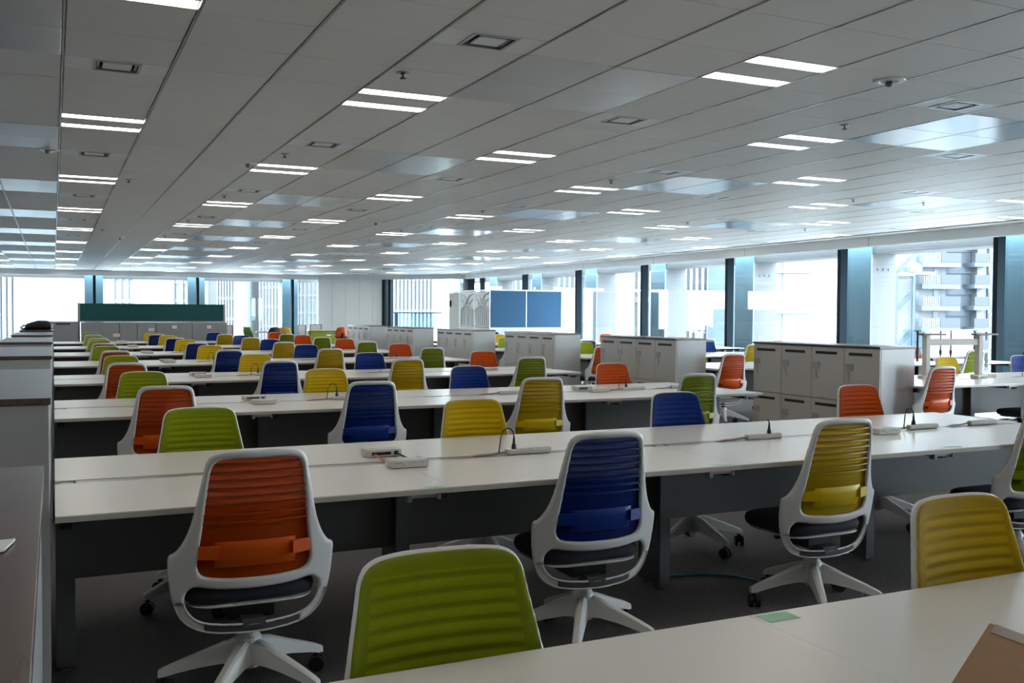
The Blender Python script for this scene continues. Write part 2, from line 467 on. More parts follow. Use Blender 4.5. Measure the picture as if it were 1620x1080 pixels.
for i, js in cols.items():
    vis = [j for j in js if seen(GX + (i + .5) * T, GY + (j + .5) * T, CZ, 30)]
    for j in js:
        if j in vis:
            lab = 'twin strip ceiling light, %s in the %s' % (ORD[min(vis.index(j), 11)], COLN[i])
        else:
            if GY + j * T > 20 or i < -6 or GY + j * T < 0.5: continue
            lab = 'twin strip ceiling light out of view in the %s' % COLN[i]
            lab = 'twin strip ceiling light above the viewpoint, %s in the %s' % (ORD[js.index(j)], COLN[i])
        light(i, j, lab, GY + j * T < 14)

# air vents: metal half panel with a square diffuser
def ring(mb, cx, cy, a, b, ix, iy, z0, z1):
    mb.box(cx - a, cx + a, cy - b, cy - iy, z0, z1); mb.box(cx - a, cx + a, cy + iy, cy + b, z0, z1)
    mb.box(cx - a, cx - ix, cy - iy, cy + iy, z0, z1); mb.box(cx + ix, cx + a, cy - iy, cy + iy, z0, z1)
vp = MB(); ring(vp, .3, .15, .29, .147, .135, .125, -0.012, 0.012); vp_me = vp.data('vent_plate', M['vent_panel'])
vr = MB(); ring(vr, .3, .15, .135, .125, .118, .108, -0.016, 0.01); vr_me = vr.data('vent_collar', M['steel'])
vr2 = MB(); ring(vr2, .3, .15, .112, .102, .098, .088, -0.006, 0.004); vr2_me = vr2.data('vent_inner_ring', M['tbar'])
vc_me = MB().box(.3 - .082, .3 + .082, .15 - .072, .15 + .072, -0.014, -0.004).data('vent_cover', M['vent_panel'], .003, 1)
vcols = {}
for i in range(-9, 24):
    for j in range(-13, 56):
        if (i % 6 == 0 and j % 6 == 2) or (i % 6 == 3 and j % 6 == 5):
            y = GY + j * T + (T / 2 if i % 6 == 3 else 0)
            if inroom(GX + (i + .5) * T, y + .15, 0.35): vcols.setdefault(i, []).append((j, y))
for i, L in vcols.items():
    vis = [q for q in L if seen(GX + (i + .5) * T, q[1] + .15, CZ, 30)]
    for n, (j, y) in enumerate(vis):
        t = thing('air_vent', 'square air vent in white panel, %s in the %s' % (ORD[min(n, 11)], COLN[i]), 'vent', (GX + i * T, y, CZ), group='square ceiling vents')
        link('vent_plate', vp_me, t); link('vent_collar', vr_me, t); link('vent_inner_ring', vr2_me, t); link('vent_cover', vc_me, t)
    for (j, y) in L:
        if (j, y) not in vis: link('vent_blank', vp_me, ceil, (GX + i * T, y, CZ))

# smoke detectors and sprinklers
disc_me = MB().lathe([(.001, -.012), (.055, -.012), (.062, -.020), (.095, -.018), (.10, -.012), (.10, -.008)], 24).data('detector_plate', M['louver'], smooth=False)
nub_me = MB().lathe([(.006, -.05), (.018, -.046), (.024, -.03), (.02, -.016)], 12).data('sensor_head', M['mark'])
spr_me = MB().lathe([(.001, -.012), (.040, -.012), (.042, -.016), (.02, -.022), (.012, -.024)], 16).data('sprinkler_plate', M['steel'])
sprh_me = MB().lathe([(.005, -.05), (.02, -.048), (.02, -.044), (.006, -.04), (.006, -.02)], 10).data('sprinkler_head', M['black'])
for n, (ti, tj, w) in enumerate([(7.87, -.79, 'beside the air vent over the desk ends'), (-.16, 8.12, 'by the metal panels over the cabinets'), (2.84, 8.12, 'between the first plain tiles'), (1.92, 26.4, 'far along the plain tiles'), (7.87, 17.2, 'over the middle of the main bank')]):
    t = thing('smoke_detector', 'round white smoke detector ' + w, 'detector', (GX + ti * T, GY + tj * T, CZ))
    link('detector_plate', disc_me, t); link('sensor_head', nub_me, t)
sp = [(3.17, 1.18 + 5.6 * 0), (3.17, 6.83), (3.17, 12.72), (3.17, 18.8), (3.17, 24.8), (9.18, 1.19), (9.18, 7.0), (9.18, 12.9), (9.18, 18.9), (15.17, 7.1), (15.17, 13.0), (1.19, 11.09), (1.24, 22.99), (14.9, 1.2), (19.2, 13.0), (17.0, 6.9)]
for n, (ti, tj) in enumerate(sp):
    cn_ = {3: 'over the first chairs', 9: 'over the desk ends', 15: 'over the window desks', 1: 'over the plain tiles', 14: 'above the lockers', 19: 'close to the windows', 17: 'nearer the windows'}[int(ti)]
    rank = ORD[[q for q in sp if int(q[0]) == int(ti)].index((ti, tj))]
    t = thing('sprinkler', 'small ceiling sprinkler, %s of those %s' % (rank, cn_), 'sprinkler', (GX + ti * T, GY + tj * T, CZ))
    link('sprinkler_plate', spr_me, t); link('sprinkler_head', sprh_me, t)
for n in range(7):
    y = 11.66 + n * 3.55
    tag(put('slot_vent', MB().box(-.03, .03, 0, .55, -.014, -.0125), M['mark'], loc=(13.5, y, CZ)), 'long dark slot vent beside the window bulkhead, %s from the viewpoint' % ORD[n], 'vent', 'slot vents by the windows')

# bulkheads and soffits
BZ = 2.70
bk = struct('trim_1', MB().box(X_R, X_R + .03, Y_B, 33.27, BZ, CZ), M['bulkhead'], 'white bulkhead band above the long window wall')
for n in range(10):
    put('bulkhead_joint', MB().box(X_R - .002, X_R, -.004, .004, BZ, CZ), M['mark'], bk, loc=(0, 2.8 + 3.6 * n, 0))
put('soffit_panel', MB().box(X_R + .03, X_R + .16, Y_B, 33.4, BZ + .015, BZ + .03), M['bulkhead'], bk)
put('head_recess', MB().box(X_R + .16, X_R + OFF + .1, Y_B, 33.4, BZ + .06, BZ + .08), M['tbar'], bk)
for k in range(3):
    put('soffit_rail', MB().box(X_R + .045 + k * .05, X_R + .055 + k * .05, Y_B, 33.3, BZ + .002, BZ + .015), M['bulkhead'], bk)
def along(a, b, t0, t1, z0, z1, off0, off1):
    """box that follows the line a-b from distance t0 to t1, from off0 to off1 along its outward normal"""
    d = (b - a).normalized(); n = Vector((-d.y, d.x)); n = n if n.dot(Vector((0, 1))) > 0 else -n
    P = [a + d * t0 + n * off0, a + d * t1 + n * off0, a + d * t1 + n * off1, a + d * t0 + n * off1]
    return [(p.x, p.y) for p in P]
CL = (A2 - A1).length
b2 = struct('trim_2', MB().prism(along(A1, A2, 0, CL, 0, 0, 0, .03), BZ, CZ), M['bulkhead'], 'white bulkhead band across the cut-off corner')
put('soffit_panel', MB().prism(along(A1, A2, -.1, CL + .1, 0, 0, .03, .36), BZ + .03, BZ + .05), M['bulkhead'], b2)
b3 = struct('trim_3', MB().box(X_L, 9.35, Y_E, Y_E + .03, BZ, CZ), M['bulkhead'], 'white bulkhead band above the far windows')
put('soffit_panel', MB().box(X_L, 9.4, Y_E + .03, Y_E + .4, BZ + .03, BZ + .05), M['bulkhead'], b3)
struct('trim_4', MB().box(X_R + .02, X_R + OFF + .12, Y_B, 33.3, 0.0, 0.10), M['mullion'], 'low dark sill along the window wall')
struct('trim_5', MB().box(X_L, 9.4, Y_E + .05, Y_E + .42, 0.0, 0.10), M['mullion'], 'low dark sill under the far windows')
struct('trim_6', MB().prism(along(A1, A2, 2.6, CL + .1, 0, 0, .05, .42), 0, .10), M['mullion'], 'low dark sill in the corner window')

# long window wall: one window per 3.6 m bay
WX = X_R + OFF
wn_i = 0
MY = [7.44 - 3.6 * 2, 7.44 - 3.6, 7.44, 11.04, 14.55, 18.09, 21.65, 25.2, 28.8, 32.33]
for n in range(len(MY) - 1):
    wn_i += 1
    y0, y1 = MY[n], MY[n + 1]
    w = struct('window_%d' % wn_i, MB().box(WX - .12, WX + .06, y0 - .045, y0 + .045, .1, BZ + .06), M['mullion'],
               'tall window with a dark mullion, bay %s along the window wall' % ORD[n])
    put('pane', MB().quad((WX, y0 + .04), (WX, y1 - .04), .1, BZ + .06), M['glass'], w)
    put('head_rail', MB().box(WX - .03, WX + .03, y0 + .04, y1 - .04, BZ + .02, BZ + .06), M['mullion'], w)
w = struct('window_%d' % (wn_i + 1), MB().box(WX - .12, WX + .06, 32.29, 32.37, .1, BZ + .06), M['mullion'], 'narrow last pane of the window wall by the corner')
put('pane', MB().quad((WX, 32.37), (WX, 33.3), .1, BZ + .06), M['glass'], w)
put('corner_post', MB().box(WX - .2, WX + .08, 33.3, 33.75, .1, BZ + .06), M['mullion'], w)
# front part of the window wall beside the viewpoint
w = struct('window_%d' % (wn_i + 2), MB().box(WX - .12, WX + .06, Y_B, Y_B + .1, .1, BZ + .06), M['mullion'], 'window bay beside the viewpoint')
put('pane', MB().quad((WX, Y_B + .1), (WX, MY[0] - .04), .1, BZ + .06), M['glass'], w)
# corner: white wall, then window
cw = struct('wall_corner', MB().prism(along(A1, A2, -.05, 2.72, 0, 0, .12, .3), 0, BZ + .04), M['wallwhite'], 'white panelled wall in the cut-off far corner')
for k, s_ in enumerate((.55, 1.15, 1.75, 2.3)):
    put('panel_joint', MB().prism(along(A1, A2, s_, s_ + .012, 0, 0, .112, .12), 0, BZ), M['bulkhead'], cw)
w = struct('window_%d' % (wn_i + 3), MB().prism(along(A1, A2, 2.74, 2.86, 0, 0, .05, .36), .0, BZ + .04), M['mullion'], 'wide corner window with twin dark mullions')
put('mullion', MB().prism(along(A1, A2, 2.98, 3.08, 0, 0, .1, .36), .0, BZ + .04), M['mullion'], w)
_p = along(A1, A2, 2.86, CL + .1, 0, 0, .26, .268)
put('pane', MB().quad(_p[0], _p[1], .1, BZ + .06), M['glass'], w)
# far windows
WY = Y_E + OFF
MXs = [-5.9, -2.25, 1.33, 4.88, 8.42]
for n, x in enumerate(MXs):
    x1 = MXs[n + 1] if n + 1 < len(MXs) else 9.5
    w = struct('window_%d' % (wn_i + 4 + n), MB().box(x - .045, x + .045, WY - .12, WY + .06, .1, BZ + .06), M['mullion'],
               'tall far window facing us, %s from the side wall' % ORD[n])
    put('pane', MB().quad((x + .045, WY), (x1 - .045, WY), .1, BZ + .06), M['glass'], w)

# exterior frame of the building: column and beam outside each mullion
def ext_col(x0, x1, y0, y1, lab, ax):
    o = struct('exterior_column', MB().box(x0, x1, y0, y1, -6, 5), M['extwhite'], lab)
    if ax == 'x': put('cladding', MB().box(x0 - .03, x0, y0 - .0, y1 + .0, -6, 5), M['extcolumn'], o)
    else: put('cladding', MB().box(x0, x1, y0 - .03, y0, -6, 5), M['extcolumn'], o)
    return o
for n, y in enumerate(MY + [35.9]):
    o = ext_col(WX + .42, WX + 1.05, y - .33, y + .33, 'white outer column with blue-grey cladding, %s along the window wall' % ORD[n], 'x')
    if n in (3, 4, 5):
        for k in range(3):
            put('bolt_cap', MB().tube([(WX + .58 + k * .14, y - .345, 2.32), (WX + .58 + k * .14, y - .33, 2.32)], .022, 12), M['extwhite'], o)
for n, x in enumerate(MXs):
    ext_col(x - .31, x + .31, WY + .42, WY + .95, 'white outer column behind the far windows, %s from the side wall' % ORD[n], 'y')
struct('exterior_beam', MB().box(WX + .43, WX + 1.05, -6, 36.2, 2.62, 3.6), M['extwhite'], 'white outer beam above the window wall')
struct('exterior_beam', MB().box(-9, 12, WY + .43, WY + .95, 2.62, 3.6), M['extwhite'], 'white outer beam above the far windows')
struct('exterior_ledge', MB().box(WX + .08, WX + 1.05, -6, 36.2, -.6, -.1), M['extwhite'], 'white outer ledge below the window wall')
struct('exterior_ledge', MB().box(-9, 12, WY + .08, WY + .95, -.6, -.1), M['extwhite'], 'white outer ledge below the far windows')
# balcony rail outside the corner window
t = thing('balcony_rail', 'glass balcony rail with dark posts outside the corner window', 'railing', (0, 0, 0))
ra, rb = Vector((10.9, 38.3)), Vector((15.2, 34.6))
rl = (rb - ra).length
put('rail_glass', MB().prism(along(ra, rb, 0, rl, 0, 0, 0, .01), .3, 1.42), M['railglass'], t)
put('top_rail', MB().prism(along(ra, rb, 0, rl, 0, 0, -.03, .04), 1.42, 1.46), M['mullion'], t)
for s_ in (.5, 1.9, rl - .9): put('rail_post', MB().prism(along(ra, rb, s_, s_ + .12, 0, 0, -.03, .05), -.1, 1.42), M['mullion'], t)
put('rail_deck', MB().prism(along(ra, rb, -.4, rl + .4, 0, 0, -1.4, .4), -.4, -.1), M['extwhite'], t)

# ================================================================== OUTSIDE
struct('ground', MB().box(-400, 500, -200, 700, -26.2, -26), M['extground'], 'pale paved ground far below the windows')
VR = Vector((_R.x, _R.y)).normalized(); VF = Vector((_F.x, _F.y)).normalized()
VRZ = math.atan2(VR.y, VR.x)
def place(x_off, depth):      # lateral metres along the view's right, and depth
    p = VR * x_off + VF * depth
    return (p.x, p.y, 0)
# apartment building with balconies (px 1412..1575 at 135 m)
D = 135.0; S = D / 1534.0
def ax(px): return (px - 810) * S
def az(py): return 1.39 + (501 - py) * S * 1.0
apt = thing('apartment_building', 'pale apartment block with dark balconies and an outside stair', 'building', place(0, D), VRZ)
wb = MB(); wb.box(ax(1380), ax(1452), 2, 14, -26, az(365)); wb.box(ax(1452), ax(1500), 1, 14, -26, az(330)); wb.box(ax(1500), ax(1547), 2.5, 14, -26, az(330)); wb.box(ax(1547), ax(1562), .5, 14, -26, az(330))
put('wall', wb, M['bldwhite'], apt)
put('side_block', MB().box(ax(1562), ax(1640), 0, 14, -26, az(300)), M['bldgrey'], apt)
put('recess', MB().box(ax(1502), ax(1546), 2.3, 2.5, -26, az(330)), M['bldgrey'], apt)
for r in range(-8, 6):
    yb = 436 + r * 34.0
    zt, zb = az(yb - 1), az(yb + 13)
    put('balcony_slab', MB().box(ax(1452), ax(1512), -1.2, 1.2, zb - .7, zb), M['bldgrey'], apt)
    put('balcony_panel', MB().box(ax(1481), ax(1512), -1.3, -1.2, zb, zt), M['blddark'], apt)
    bar = MB()
    for k in range(8): bar.box(ax(1454 + k * 3.4), ax(1454 + k * 3.4) + .16, -1.3, -1.2, zb, zt)
    put('balcony_bars', bar, M['bldpale'], apt, kind='stuff')
    put('balcony_panel', MB().box(ax(1534), ax(1555), -1.3, -1.2, zb, zt), M['blddark'], apt)
    put('balcony_slab', MB().box(ax(1534), ax(1556), -1.2, 2.4, zb - .6, zb), M['bldgrey'], apt)
    put('floor_band', MB().box(ax(1500), ax(1547), 2.0, 2.3, zb - 1.4, zb - .4), M['bldgrey'], apt)
    w = put('window', MB().box(ax(1480), ax(1488), .9, 1.0, zt, zt + 1.0), M['bldglass'], apt)
    put('window', MB().box(ax(1452), ax(1457), .9, 1.0, zb, zt + .8), M['bldglass'], apt)
    w = put('window', MB().box(ax(1563.5), ax(1574), -.12, -.02, zb + .1, zt + .7), M['bldwhite'], apt)
    put('pane', MB().box(ax(1565.5), ax(1572), -.16, -.12, zb + .4, zt + .4), M['bldglass'], w)
    put('window', MB().box(ax(1400), ax(1412), 1.9, 2.0, zb, zt + .8), M['bldglass'], apt)
st = thing('outdoor_stair', 'steel zigzag stair tower against the apartment block', 'stairs', place(0, D - 6), VRZ)
S2 = (D - 6) / 1534.0
def sx(px): return (px - 810) * S2
def sz(py): return 1.39 + (501 - py) * S2
for px in (1416, 1443): put('stair_post', MB().box(sx(px), sx(px) + .35, 0, .35, -26, sz(436)), M['bldmid'], st)
put('stair_roof', MB().box(sx(1414), sx(1446), 0, 3, sz(437), sz(434)), M['bldgrey'], st)
for r in range(-1, 5):
    y0 = 470 + r * 61
    put('landing', MB().box(sx(1414), sx(1444), .3, 3, sz(y0 + 31), sz(y0 + 28)), M['bldgrey'], st)
    z0, z1 = sz(y0 + 22), sz(y0 - 6)
    fl = MB()
    fl.add([(sx(1415), .4, z0 - .7), (sx(1441), .4, z1 - .7), (sx(1441), .4, z1), (sx(1415), .4, z0), (sx(1415), 1.6, z0 - .7), (sx(1441), 1.6, z1 - .7), (sx(1441), 1.6, z1), (sx(1415), 1.6, z0)],
           [(0, 1, 2, 3), (7, 6, 5, 4), (0, 4, 5, 1), (3, 2, 6, 7), (0, 3, 7, 4), (1, 5, 6, 2)])
    put('stair_flight', fl, M['bldmid'], st)
    for k in range(2):
        q = .5 + k * .5
        put('handrail', MB().tube([(sx(1415), .35, z0 + q), (sx(1441), .35, z1 + q)], .06, 4), M['bldgrey'], st)
tk = thing('roof_tank', 'pale dome water tank on the low roof by the apartment block', 'tank', place(ax(1425), D - 3), VRZ)
put('tank_body', MB().lathe([(1.4, az(432)), (1.5, az(425)), (1.2, az(420)), (.5, az(416))], 16), M['bldpale'], tk)
put('tank_base', MB().box(-3, 3, -1, 3, az(436), az(432)), M['bldwhite'], tk)

def finned(name_label, x0, x1, depth, z1, cat_label, nfin, nfloor, wall='bldpale', fin='bldwhite', rz=0.0, floor_h=4.0, top=True):
    t = thing('office_building', name_label, 'building', place((x0 + x1) / 2, depth), VRZ + rz)
    h = (x1 - x0) / 2
    put('curtain_wall', MB().box(-h, h, 0, 16, -26, z1), M[wall], t)
    f = MB()
    for k in range(nfin + 1):
        x = -h + 2 * h * k / nfin
        f.box(x - .12, x + .12, -.5, 0, -26, z1)
    put('facade_fin', f, M[fin], t, kind='stuff')
    for k in range(nfloor):
        z = z1 - k * floor_h
        put('floor_band', MB().box(-h, h, -.25, 0, z - .5, z), M[fin], t)
    return t
def px_at(px, depth): return (px - 810) * depth / 1534.0
# blank white hall seen in the bay left of the widest mullion
d = 60.0
bw = thing('white_hall', 'blank white building with thin horizontal joints and a glazed strip', 'building', place((px_at(1225, d) + px_at(1345, d)) / 2, d), VRZ)
hw = (px_at(1345, d) - px_at(1225, d)) / 2
put('wall', MB().box(-hw + .5, hw + 2, 0, 20, -26, 8), M['bldwhite'], bw)
for z in (4.1, 1.6, -.9, -3.4): put('joint', MB().box(-hw + .5, hw + 2, -.04, 0, z - .10, z), M['bldgrey'], bw)
put('glazed_strip', MB().box(-hw - .1, -hw + .5, .1, 20, -26, 8), M['bldglass'], bw)
for z in (4.2, 1.7, -.8, -3.3): put('strip_ledge', MB().box(-hw - .3, -hw + 2.2, -.15, .1, z - .16, z), M['bldwhite'], bw)
finned('pale office block with close vertical fins beside the white hall', px_at(1000, 85), px_at(1200, 85), 85, 11, '', 22, 6)
finned('pale finned office block further along the window wall', px_at(790, 105), px_at(960, 105), 105, 16, '', 20, 6, floor_h=5)
finned('pale grid tower in the corner window', px_at(600, 120), px_at(685, 120), 120, 30, '', 14, 12, wall='bldpale')
# faint towers beyond the far windows
tw = [(-60, 30, 70, 13, 'broad pale glass facade close outside the furthest left window', 10, 1),
      (160, 215, 150, 25, 'plain white block behind the teal partition', 5, 8),
      (250, 330, 190, 40, 'white slab tower over the teal partition end', 6, 12),
      (345, 372, 170, 33, 'thin pale blue tower left of the green lounge chair', 6, 14),
      (376, 408, 210, 44, 'striped pale tower above the green lounge chair', 8, 16),
      (412, 442, 180, 28, 'stepped pale tower beside the far column', 6, 10),
      (470, 502, 200, 45, 'pale tower with wide bands next to the corner wall', 5, 14)]
for x0, x1, dd, z1, lab, nf, nl in tw:
    finned(lab, px_at(x0, dd), px_at(x1, dd), dd, z1, '', nf, nl, wall='bldpale', floor_h=3.6 if nl > 1 else 12)

# ================================================================== CHAIR
def spline(pts, n=6, closed=True):
    P = np.array(pts, float); out = []; m = len(P)
    for i in range(m if closed else m - 1):
        p0, p1, p2, p3 = P[(i - 1) % m], P[i], P[(i + 1) % m], P[(i + 2) % m]
        for k in range(n):
            t = k / n
            out.append(0.5 * ((2 * p1) + (-p0 + p2) * t + (2 * p0 - 5 * p1 + 4 * p2 - p3) * t * t + (-p0 + 3 * p1 - 3 * p2 + p3) * t ** 3))
    return np.array(out)
def mirror(h): return h + [(-x, z) for x, z in h[::-1] if x > 1e-6]
OUT = spline(mirror([(0, .913), (.10, .911), (.148, .900), (.171, .872), (.182, .82), (.194, .76), (.206, .70), (.220, .645), (.240, .595), (.264, .560), (.285, .545),
                     (.287, .50), (.279, .42), (.263, .352), (.235, .303), (.19, .272), (.12, .256), (0, .250)]))
OPEN = spline(mirror([(0, .884), (.09, .883), (.132, .875), (.152, .852), (.161, .80), (.170, .72), (.181, .62), (.192, .53), (.191, .495), (.170, .470), (.10, .460), (0, .457)]))
SLOT = spline(mirror([(0, .416), (.12, .421), (.19, .431), (.215, .425), (.231, .40), (.228, .36), (.20, .320), (.155, .300), (.08, .291), (0, .288)]))
def sdf(poly, X, Z):
    """signed distance, positive inside"""
    a = poly; b = np.roll(poly, -1, 0)
    d2 = np.full(X.shape, 1e9); ins = np.zeros(X.shape, bool)
    for (ax_, az_), (bx_, bz_) in zip(a, b):
        ex, ez = bx_ - ax_, bz_ - az_
        L = ex * ex + ez * ez + 1e-12
        t = np.clip(((X - ax_) * ex + (Z - az_) * ez) / L, 0, 1)
        d2 = np.minimum(d2, (X - ax_ - t * ex) ** 2 + (Z - az_ - t * ez) ** 2)
        c = ((az_ > Z) != (bz_ > Z)) & (X < ex * (Z - az_) / (ez if abs(ez) > 1e-12 else 1e-12) + ax_)
        ins ^= c
    return np.where(ins, 1, -1) * np.sqrt(d2)
TILT = 0.16
def ysurf(x, z): return -0.22 + TILT * (0.913 - z) + 0.75 * x * x - 0.02 * math.exp(-((z - .60) / .12) ** 2) * 0
def shell(phi, xs, zs, thick, r, yoff, name, m, wave=0.0):
    """iso-contoured sheet with rounded rims, bent to the backrest surface"""
    nx, nz = len(xs), len(zs); vid = {}; V = []; F = []
    def vert(key, x, z, p):
        if key not in vid: vid[key] = len(V); V.append((x, z, max(p, 0)))
        return vid[key]
    for i in range(nx - 1):
        for j in range(nz - 1):
            c = [(i, j), (i + 1, j), (i + 1, j + 1), (i, j + 1)]
            p = [phi[q] for q in c]
            if max(p) <= 0: continue
            poly = []
            for k in range(4):
                q, q2 = c[k], c[(k + 1) % 4]; pa, pb = p[k], p[(k + 1) % 4]
                if pa > 0: poly.append(vert(q, xs[q[0]], zs[q[1]], pa))
                if (pa > 0) != (pb > 0):
                    t = pa / (pa - pb); key = (q, q2) if q < q2 else (q2, q)
                    poly.append(vert(key, xs[q[0]] + t * (xs[q2[0]] - xs[q[0]]), zs[q[1]] + t * (zs[q2[1]] - zs[q[1]]), 0))
            if len(poly) >= 3: F.append(tuple(poly))
    n = len(V); vs = []
    rim = [p <= 1e-9 for _, _, p in V]
    back = {}
    for x, z, p in V:
        u = min(p / r, 1); t = thick * math.sqrt(max(0, 1 - (1 - u) ** 2))
        y = ysurf(x, z) + yoff
        if wave: y += wave * math.sin((z - .60) / .030 * 2 * math.pi) * min(1, max(0, p - .03) / .02) * (1 if z > .63 else 0)
        vs.append((x, y - t, z))
    for k, (x, z, p) in enumerate(V):
        if rim[k]: back[k] = k
        else:
            u = min(p / r, 1); t = thick * math.sqrt(max(0, 1 - (1 - u) ** 2))
            y = ysurf(x, z) + yoff
            if wave: y += wave * math.sin((z - .60) / .030 * 2 * math.pi) * min(1, max(0, p - .03) / .02) * (1 if z > .63 else 0)
            back[k] = len(vs); vs.append((x, y + t, z))
    fs = [f for f in F] + [tuple(back[k] for k in f)[::-1] for f in F]
    me = bpy.data.meshes.new(name); me.from_pydata(vs, [], fs); me.materials.append(m)
    me.polygons.foreach_set('use_smooth', [True] * len(me.polygons)); me.update()
    return me
xs = np.arange(-.300, .3001, .006); zs = np.arange(.240, .925, .006)
XX, ZZ = np.meshgrid(xs, zs, indexing='ij')
dO, dW, dS = sdf(OUT, XX, ZZ), sdf(OPEN, XX, ZZ), sdf(SLOT, XX, ZZ)
groove = np.minimum(np.minimum(dO - .0075, -dS - .0085), .372 - ZZ)
phiF = np.minimum(np.minimum(dO, -dW), np.minimum(-dS, -groove))
frame_me = shell(phiF, xs, zs, .011, .012, 0, 'back_frame', M['frame'])
grip_me = shell(np.minimum(groove + .004, .165 - np.abs(XX)), xs, zs, .003, .004, .002, 'grip_shade', M['frame_shade'])  # dark centre plate: depth shade of the handle groove put into its colour
grip2_me = shell(np.minimum(groove + .004, XX - .166), xs, zs, .003, .004, .004, 'grip_end', M['frame'])
grip3_me = shell(np.minimum(groove + .004, -XX - .166), xs, zs, .003, .004, .004, 'grip_end', M['frame'])
xs2 = np.arange(-.30, .3001, .0075); zs2 = np.arange(.43, .925, .005)
X2, Z2 = np.meshgrid(xs2, zs2, indexing='ij')
OUT2 = spline(mirror([(0, .913), (.10, .911), (.148, .900), (.171, .872), (.182, .82), (.194, .76), (.204, .70), (.213, .645), (.220, .595), (.222, .55), (.215, .49), (.19, .455), (.10, .447), (0, .445)]))
phiP = sdf(OUT2, X2, Z2) - .005
panel_me = {c: None for c in CC}
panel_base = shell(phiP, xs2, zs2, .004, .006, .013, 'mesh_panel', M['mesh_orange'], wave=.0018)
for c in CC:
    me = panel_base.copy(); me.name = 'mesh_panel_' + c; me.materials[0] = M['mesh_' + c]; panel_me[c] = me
def half_open(z):
    h = np.interp(z, [.457, .47, .495, .53, .62, .72, .80, .852, .875], [.05, .168, .190, .191, .181, .170, .161, .151, .130]); return float(h)
def rib_geo(mb, z, hh=.0062, d0=-.006, d1=.0085, hw=None):
    h = (hw or half_open(z)) + .004; n = 10; vs = []; fs = []
    for k in range(n + 1):
        x = -h + 2 * h * k / n
        y = ysurf(x, z)
        vs += [(x, y + d0, z - hh * .5), (x, y + d0, z + hh * .5), (x, y + d1, z + hh), (x, y + d1, z - hh)]
    for k in range(n):
        a = 4 * k; b = a + 4
        for q in range(4): fs.append((a + q, b + q, b + (q + 1) % 4, a + (q + 1) % 4))
    fs += [(0, 3, 2, 1)[::-1], (4 * n, 4 * n + 1, 4 * n + 2, 4 * n + 3)]
    mb.add(vs, fs)
RZ = [.862 - .029 * k for k in range(8)]
rib_me = {}; ribs_me = {}; lumbar_me = {}
for c in CC:
    rib_me[c] = []
    for z in RZ:
        mb = MB(); rib_geo(mb, z); rib_me[c].append(mb.data('rib_' + c, M['rib_' + c]))
    mb = MB(); [rib_geo(mb, z) for z in RZ]; ribs_me[c] = mb.data('ribs_' + c, M['rib_' + c])
    # lumbar pad with clips at both sides
    mb = MB(); nX, nZ = 16, 6; vs = []; fs = []
    for k in range(nX + 1):
        x = -.138 + .276 * k / nX
        for q in range(nZ + 1):
            z = .500 + .092 * q / nZ
            ed = min(1, min(k, nX - k) / 1.5) * min(1, min(q, nZ - q) / 1.5)
            vs.append((x, ysurf(x, z) - .004 - .011 * math.sqrt(ed), z))
    for k in range(nX):
        for q in range(nZ): a = k * (nZ + 1) + q; fs.append((a, a + nZ + 1, a + nZ + 2, a + 1))
    mb.add(vs, fs)
    for s_ in (-1, 1):
        x0, x1 = s_ * .126, s_ * .192
        ya, yb = ysurf(x0, .555), ysurf(x1, .555)
        P = [(x0, ya - .026, .533), (x1, yb - .014, .533), (x1, yb - .014, .578), (x0, ya - .026, .578), (x0, ya - .004, .533), (x1, yb, .533), (x1, yb, .578), (x0, ya - .004, .578)]
        mb.add(P, [(0, 1, 2, 3), (7, 6, 5, 4), (0, 4, 5, 1), (3, 2, 6, 7), (0, 3, 7, 4), (1, 5, 6, 2)])
    lumbar_me[c] = mb.data('lumbar_' + c, M['plastic_' + c], smooth=False)
    lumbar_me[c].polygons.foreach_set('use_smooth', [p_ < 96 for p_ in range(len(lumbar_me[c].polygons))])
# seat cushion
def rounded_slab(hx, y0, y1, z0, z1, crown, name, m, rad=.09):
    vs = []; fs = []; cy = (y0 + y1) / 2; hy = (y1 - y0) / 2; N = 40
    ringsd = [(.90, z0), (.97, z0 + .006), (1.0, (z0 + z1) / 2), (.97, z1 - .008), (.90, z1), (.5, z1 + crown), (.05, z1 + crown)]
    for s_, z in ringsd:
        for k in range(N):
            t = 2 * math.pi * k / N; c, s2 = math.cos(t), math.sin(t)
            e = 2 / 4.5
            vs.append((hx * s_ * math.copysign(abs(c) ** e, c), cy + hy * s_ * math.copysign(abs(s2) ** e, s2), z))
    for i in range(len(ringsd) - 1):
        for k in range(N): fs.append((i * N + k, i * N + (k + 1) % N, (i + 1) * N + (k + 1) % N, (i + 1) * N + k))
    fs.append(tuple(range(N))[::-1]); fs.append(tuple((len(ringsd) - 1) * N + k for k in range(N)))
    return MB().add(vs, fs).data(name, m, smooth=True)
seat_me = rounded_slab(.235, -.125, .285, .362, .420, .006, 'seat', M['seat'])
under_me = rounded_slab(.222, -.122, .26, .345, .364, 0, 'seat_shell', M['frame'])
mech = MB().box(-.085, .085, -.06, .10, .285, .345); mech.box(-.20, -.085, .02, .05, .325, .338); mech.box(.085, .20, .02, .05, .325, .338)
mech_me = mech.data('mechanism', M['black'], .006, 1)
arm = MB().box(-.05, .05, -.125, -.05, .262, .30)
yoke_me = arm.data('back_bracket', M['frame_shade'], .01, 2)
col_me = MB().lathe([(.027, .12), (.027, .24), (.017, .24), (.017, .29)], 16).data('gas_column', M['frame_shade'], smooth=False)
hub_me = MB().lathe([(.040, .095), (.052, .115), (.054, .165), (.044, .205), (.032, .222)], 20).data('hub', M['frame'], smooth=False)
